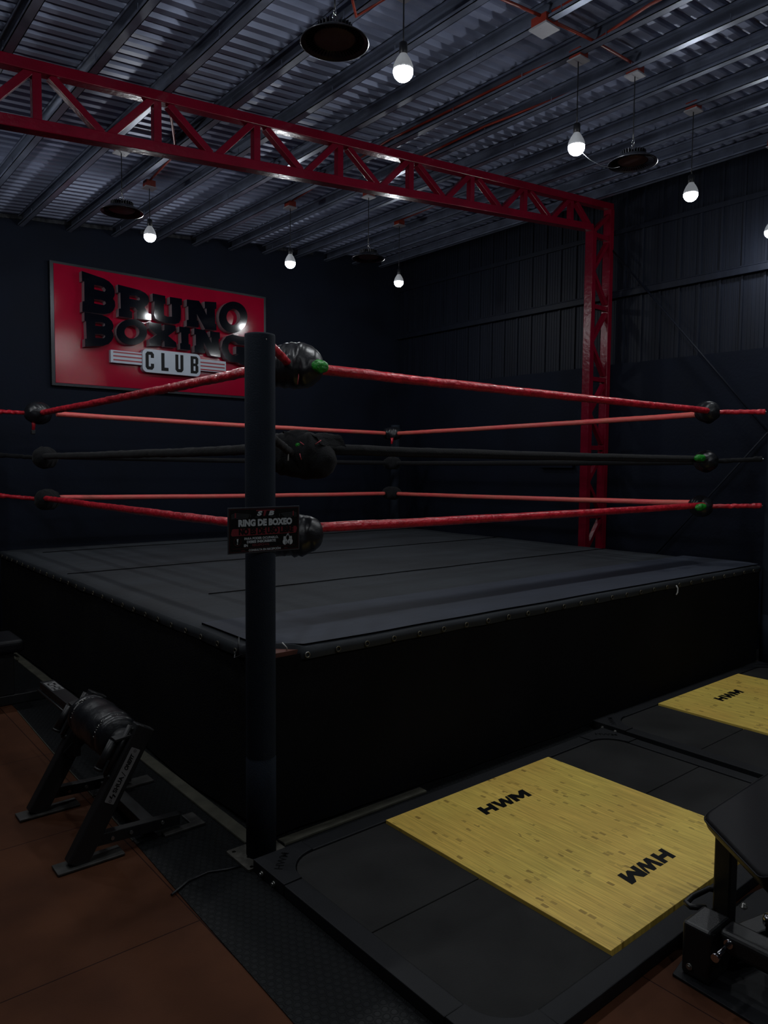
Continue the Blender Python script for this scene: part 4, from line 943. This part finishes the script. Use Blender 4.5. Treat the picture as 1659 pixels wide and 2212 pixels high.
for q in ([(-.014, -.002), (-.008, -.002), (-.001, .013), (-.007, .013)], [(-.004, -.013), (.002, -.013), (.009, .003), (.003, .003)], [(-.010, -.003), (.006, .001), (.007, .004), (-.009, .0)]):
    g.prism(q, 0, .0004, mt @ Matrix.Translation((-.086, 0, .0002)))
for s_ in (-.108, .108): g.tube([mt @ V((s_+.005*math.cos(a), .005*math.sin(a), .0003)) for a in [2*PI*i/12 for i in range(13)]], .0008, 5, caps=False)
obj('lettering', g, 'print_black', pl_)
# long arm behind with a sticker
ya, yb = .99, 1.74
arm = obj('arm', G().beam((-.375, ya, .40), (-.375, yb-.02, .40), .075, .04), 'machine_paint', m, bevel=.004)
stk = obj('sticker', G().box((-.405, 1.50, .4202), (-.345, 1.68, .4209)), 'label_metal', m, label='white sticker with black symbols')
g = G()
for i, (u0, u1, v0, v1) in enumerate(((.02, .06, .15, .85), (.10, .22, .2, .35), (.10, .22, .6, .8), (.28, .32, .1, .9), (.36, .5, .45, .6), (.56, .60, .2, .8), (.64, .8, .15, .3), (.64, .8, .65, .85), (.86, .92, .3, .7))):
    g.box((-.405+.060*v0, 1.50+.18*u0, .4209), (-.405+.060*v1, 1.50+.18*u1, .4213))
obj('sticker_marks', g, 'print_black', stk)
obj('guide_rod', G().tube([(-.43, ya+.05, .385), (-.43, yb-.05, .385)], .006, 8), 'machine_paint', m)

# second dark machine at the left edge
s = thing('machine_base', (-.33, 2.85, 0), 'black machine base with post and floor beam at the left edge', 'exercise machine')
obj('floor_beam', G().box((-.95, 2.76, .0045), (-.05, 2.84, .07)), 'machine_paint', s, bevel=.005)
obj('post', G().box((-.42, 2.76, .07), (-.30, 2.86, .36)), 'machine_paint', s, bevel=.008)
obj('cushion', G().box((-.60, 2.72, .36), (-.24, 3.1, .45)), 'bench_vinyl', s, bevel=.03, seg=4)
obj('side_beam', G().box((-.42, 2.84, .004), (-.34, 3.7, .06)), 'machine_paint', s, bevel=.004)
obj('knot', G().tube([(-.29, 2.80, .335), (-.27, 2.78, .32), (-.285, 2.76, .30)], .008, 8), 'pale_board', s)

# ================= BENCH AT LOWER RIGHT =================
b = thing('weight_bench', (1.0, -1.6, 0), 'black padded weight bench with chrome pins, cut by the lower right corner', 'bench')
P_ = V((.883, -1.446, .452)); T_ = V((.635, -1.76, .452)); e1 = (T_-P_); w1 = e1.length; e1.normalize()
e2 = V((.18, -.143, .155)); e2 = (e2-e1*e2.dot(e1)).normalized(); nn = e1.cross(e2); 
if nn.z < 0: nn = -nn
Lp = .85; g = G(); th = .072
# rounded rectangle pad with domed top edges
def padpt(u, v, h): return P_+e1*u+e2*v+nn*h
rc = .035; outl = rrect(0, 0, w1, Lp, rc, 5)
def inset(o, k):
    cx, cy = w1/2, Lp/2; return [(cx+(x-cx)*(1-k/(w1/2)), cy+(y-cy)*(1-k/(Lp/2))) for x, y in o]
layers = [(outl, -th), (inset(outl, -.004), -th*.5), (outl, -.012), (inset(outl, .006), -.003), (inset(outl, .016), 0)]
vs = []; n_ = len(outl)
for ol, h in layers:
    for x, y in ol: vs.append(padpt(x, y, h))
fs = [(i*n_+j, i*n_+(j+1) % n_, (i+1)*n_+(j+1) % n_, (i+1)*n_+j) for i in range(len(layers)-1) for j in range(n_)]
g.add(vs, fs, 0, True); k = len(g.v)-n_
g.f += [tuple(range(k, k+n_)), tuple(range(k-n_*4, k-n_*3))[::-1]]; g.m += [0, 0]; g.sm += [False, False]
pad_ = obj('pad', g, 'bench_vinyl', b)
obj('pad_piping', G().tube([padpt(x, y, -.006) for x, y in inset(outl, .001)+[inset(outl, .001)[0]]], .0028, 8), 'bench_vinyl', pad_)
obj('pad_support', G().beam(padpt(w1*.5, .06, -th-.02), padpt(w1*.5, Lp-.1, -th-.02), .06, .04, nn), 'machine_paint', b, bevel=.004)
obj('pad_support', G().beam(padpt(.06, .10, -th-.012), padpt(w1-.06, .10, -th-.012), .05, .02, nn), 'machine_paint', b, bevel=.003)
q = padpt(w1*.45, .12, -th-.03)
obj('upright', G().box((.945, -1.530, .02), (1.0, -1.47, .44)), 'machine_paint', b, bevel=.006)
obj('base_plate', G().prism([(.655, -1.487), (.640, -1.760), (.80, -2.3), (1.6, -2.3), (1.75, -1.52), (1.3, -1.437), (.95, -1.437)], .0006, .010), 'frame_paint', b, bevel=.002)
obj('end_block', G().box((.682, -1.596, .0105), (.82, -1.500, .186)), 'machine_paint', b, bevel=.012, seg=3)
obj('frame_beam', G().box((.735, -2.25, .105), (.83, -1.59, .180)), 'machine_paint', b, bevel=.02, seg=4)
obj('frame_beam', G().beam((.80, -1.55, .06), (1.65, -1.75, .06), .07, .06), 'machine_paint', b, bevel=.006)
obj('loop_handle', G().tube([(.84, -1.50, .165), (.80, -1.465, .168), (.81, -1.445, .168), (.86, -1.44, .168), (.96, -1.45, .165), (.99, -1.49, .16)], .010, 12), 'machine_paint', b)
obj('chrome_pin', G().tube([(.745, -1.628, .150), (.640, -1.634, .150)], .0075, 16).tube([(.645, -1.6337, .150), (.630, -1.6345, .150)], .0125, 20).tube([(.742, -1.628, .150), (.728, -1.629, .150)], .014, 20), 'chrome', b, label='chrome pin')
obj('chrome_knob', G().lathe([(.010, -.06), (.011, .006), (.016, .008), (.020, .014), (.020, .034), (.016, .042), (.001, .045)], (.95, -1.66, .13), 24), 'chrome', b, label='chrome knob')
obj('bolt', G().disc((.683, -1.53, .045), (-1,0,0), .010, .006, 20).disc((.677, -1.53, .045), (-1,0,0), .006, .004, 6), 'bolt_steel', b)
obj('bolt', G().lathe([(.014, 0), (.014, .003), (.009, .004), (.009, .014), (.001, .015)], (1.205, -1.465, .010), 20), 'bolt_steel', b)

for me in bpy.data.meshes:
    if me.users == 0: bpy.data.meshes.remove(me)
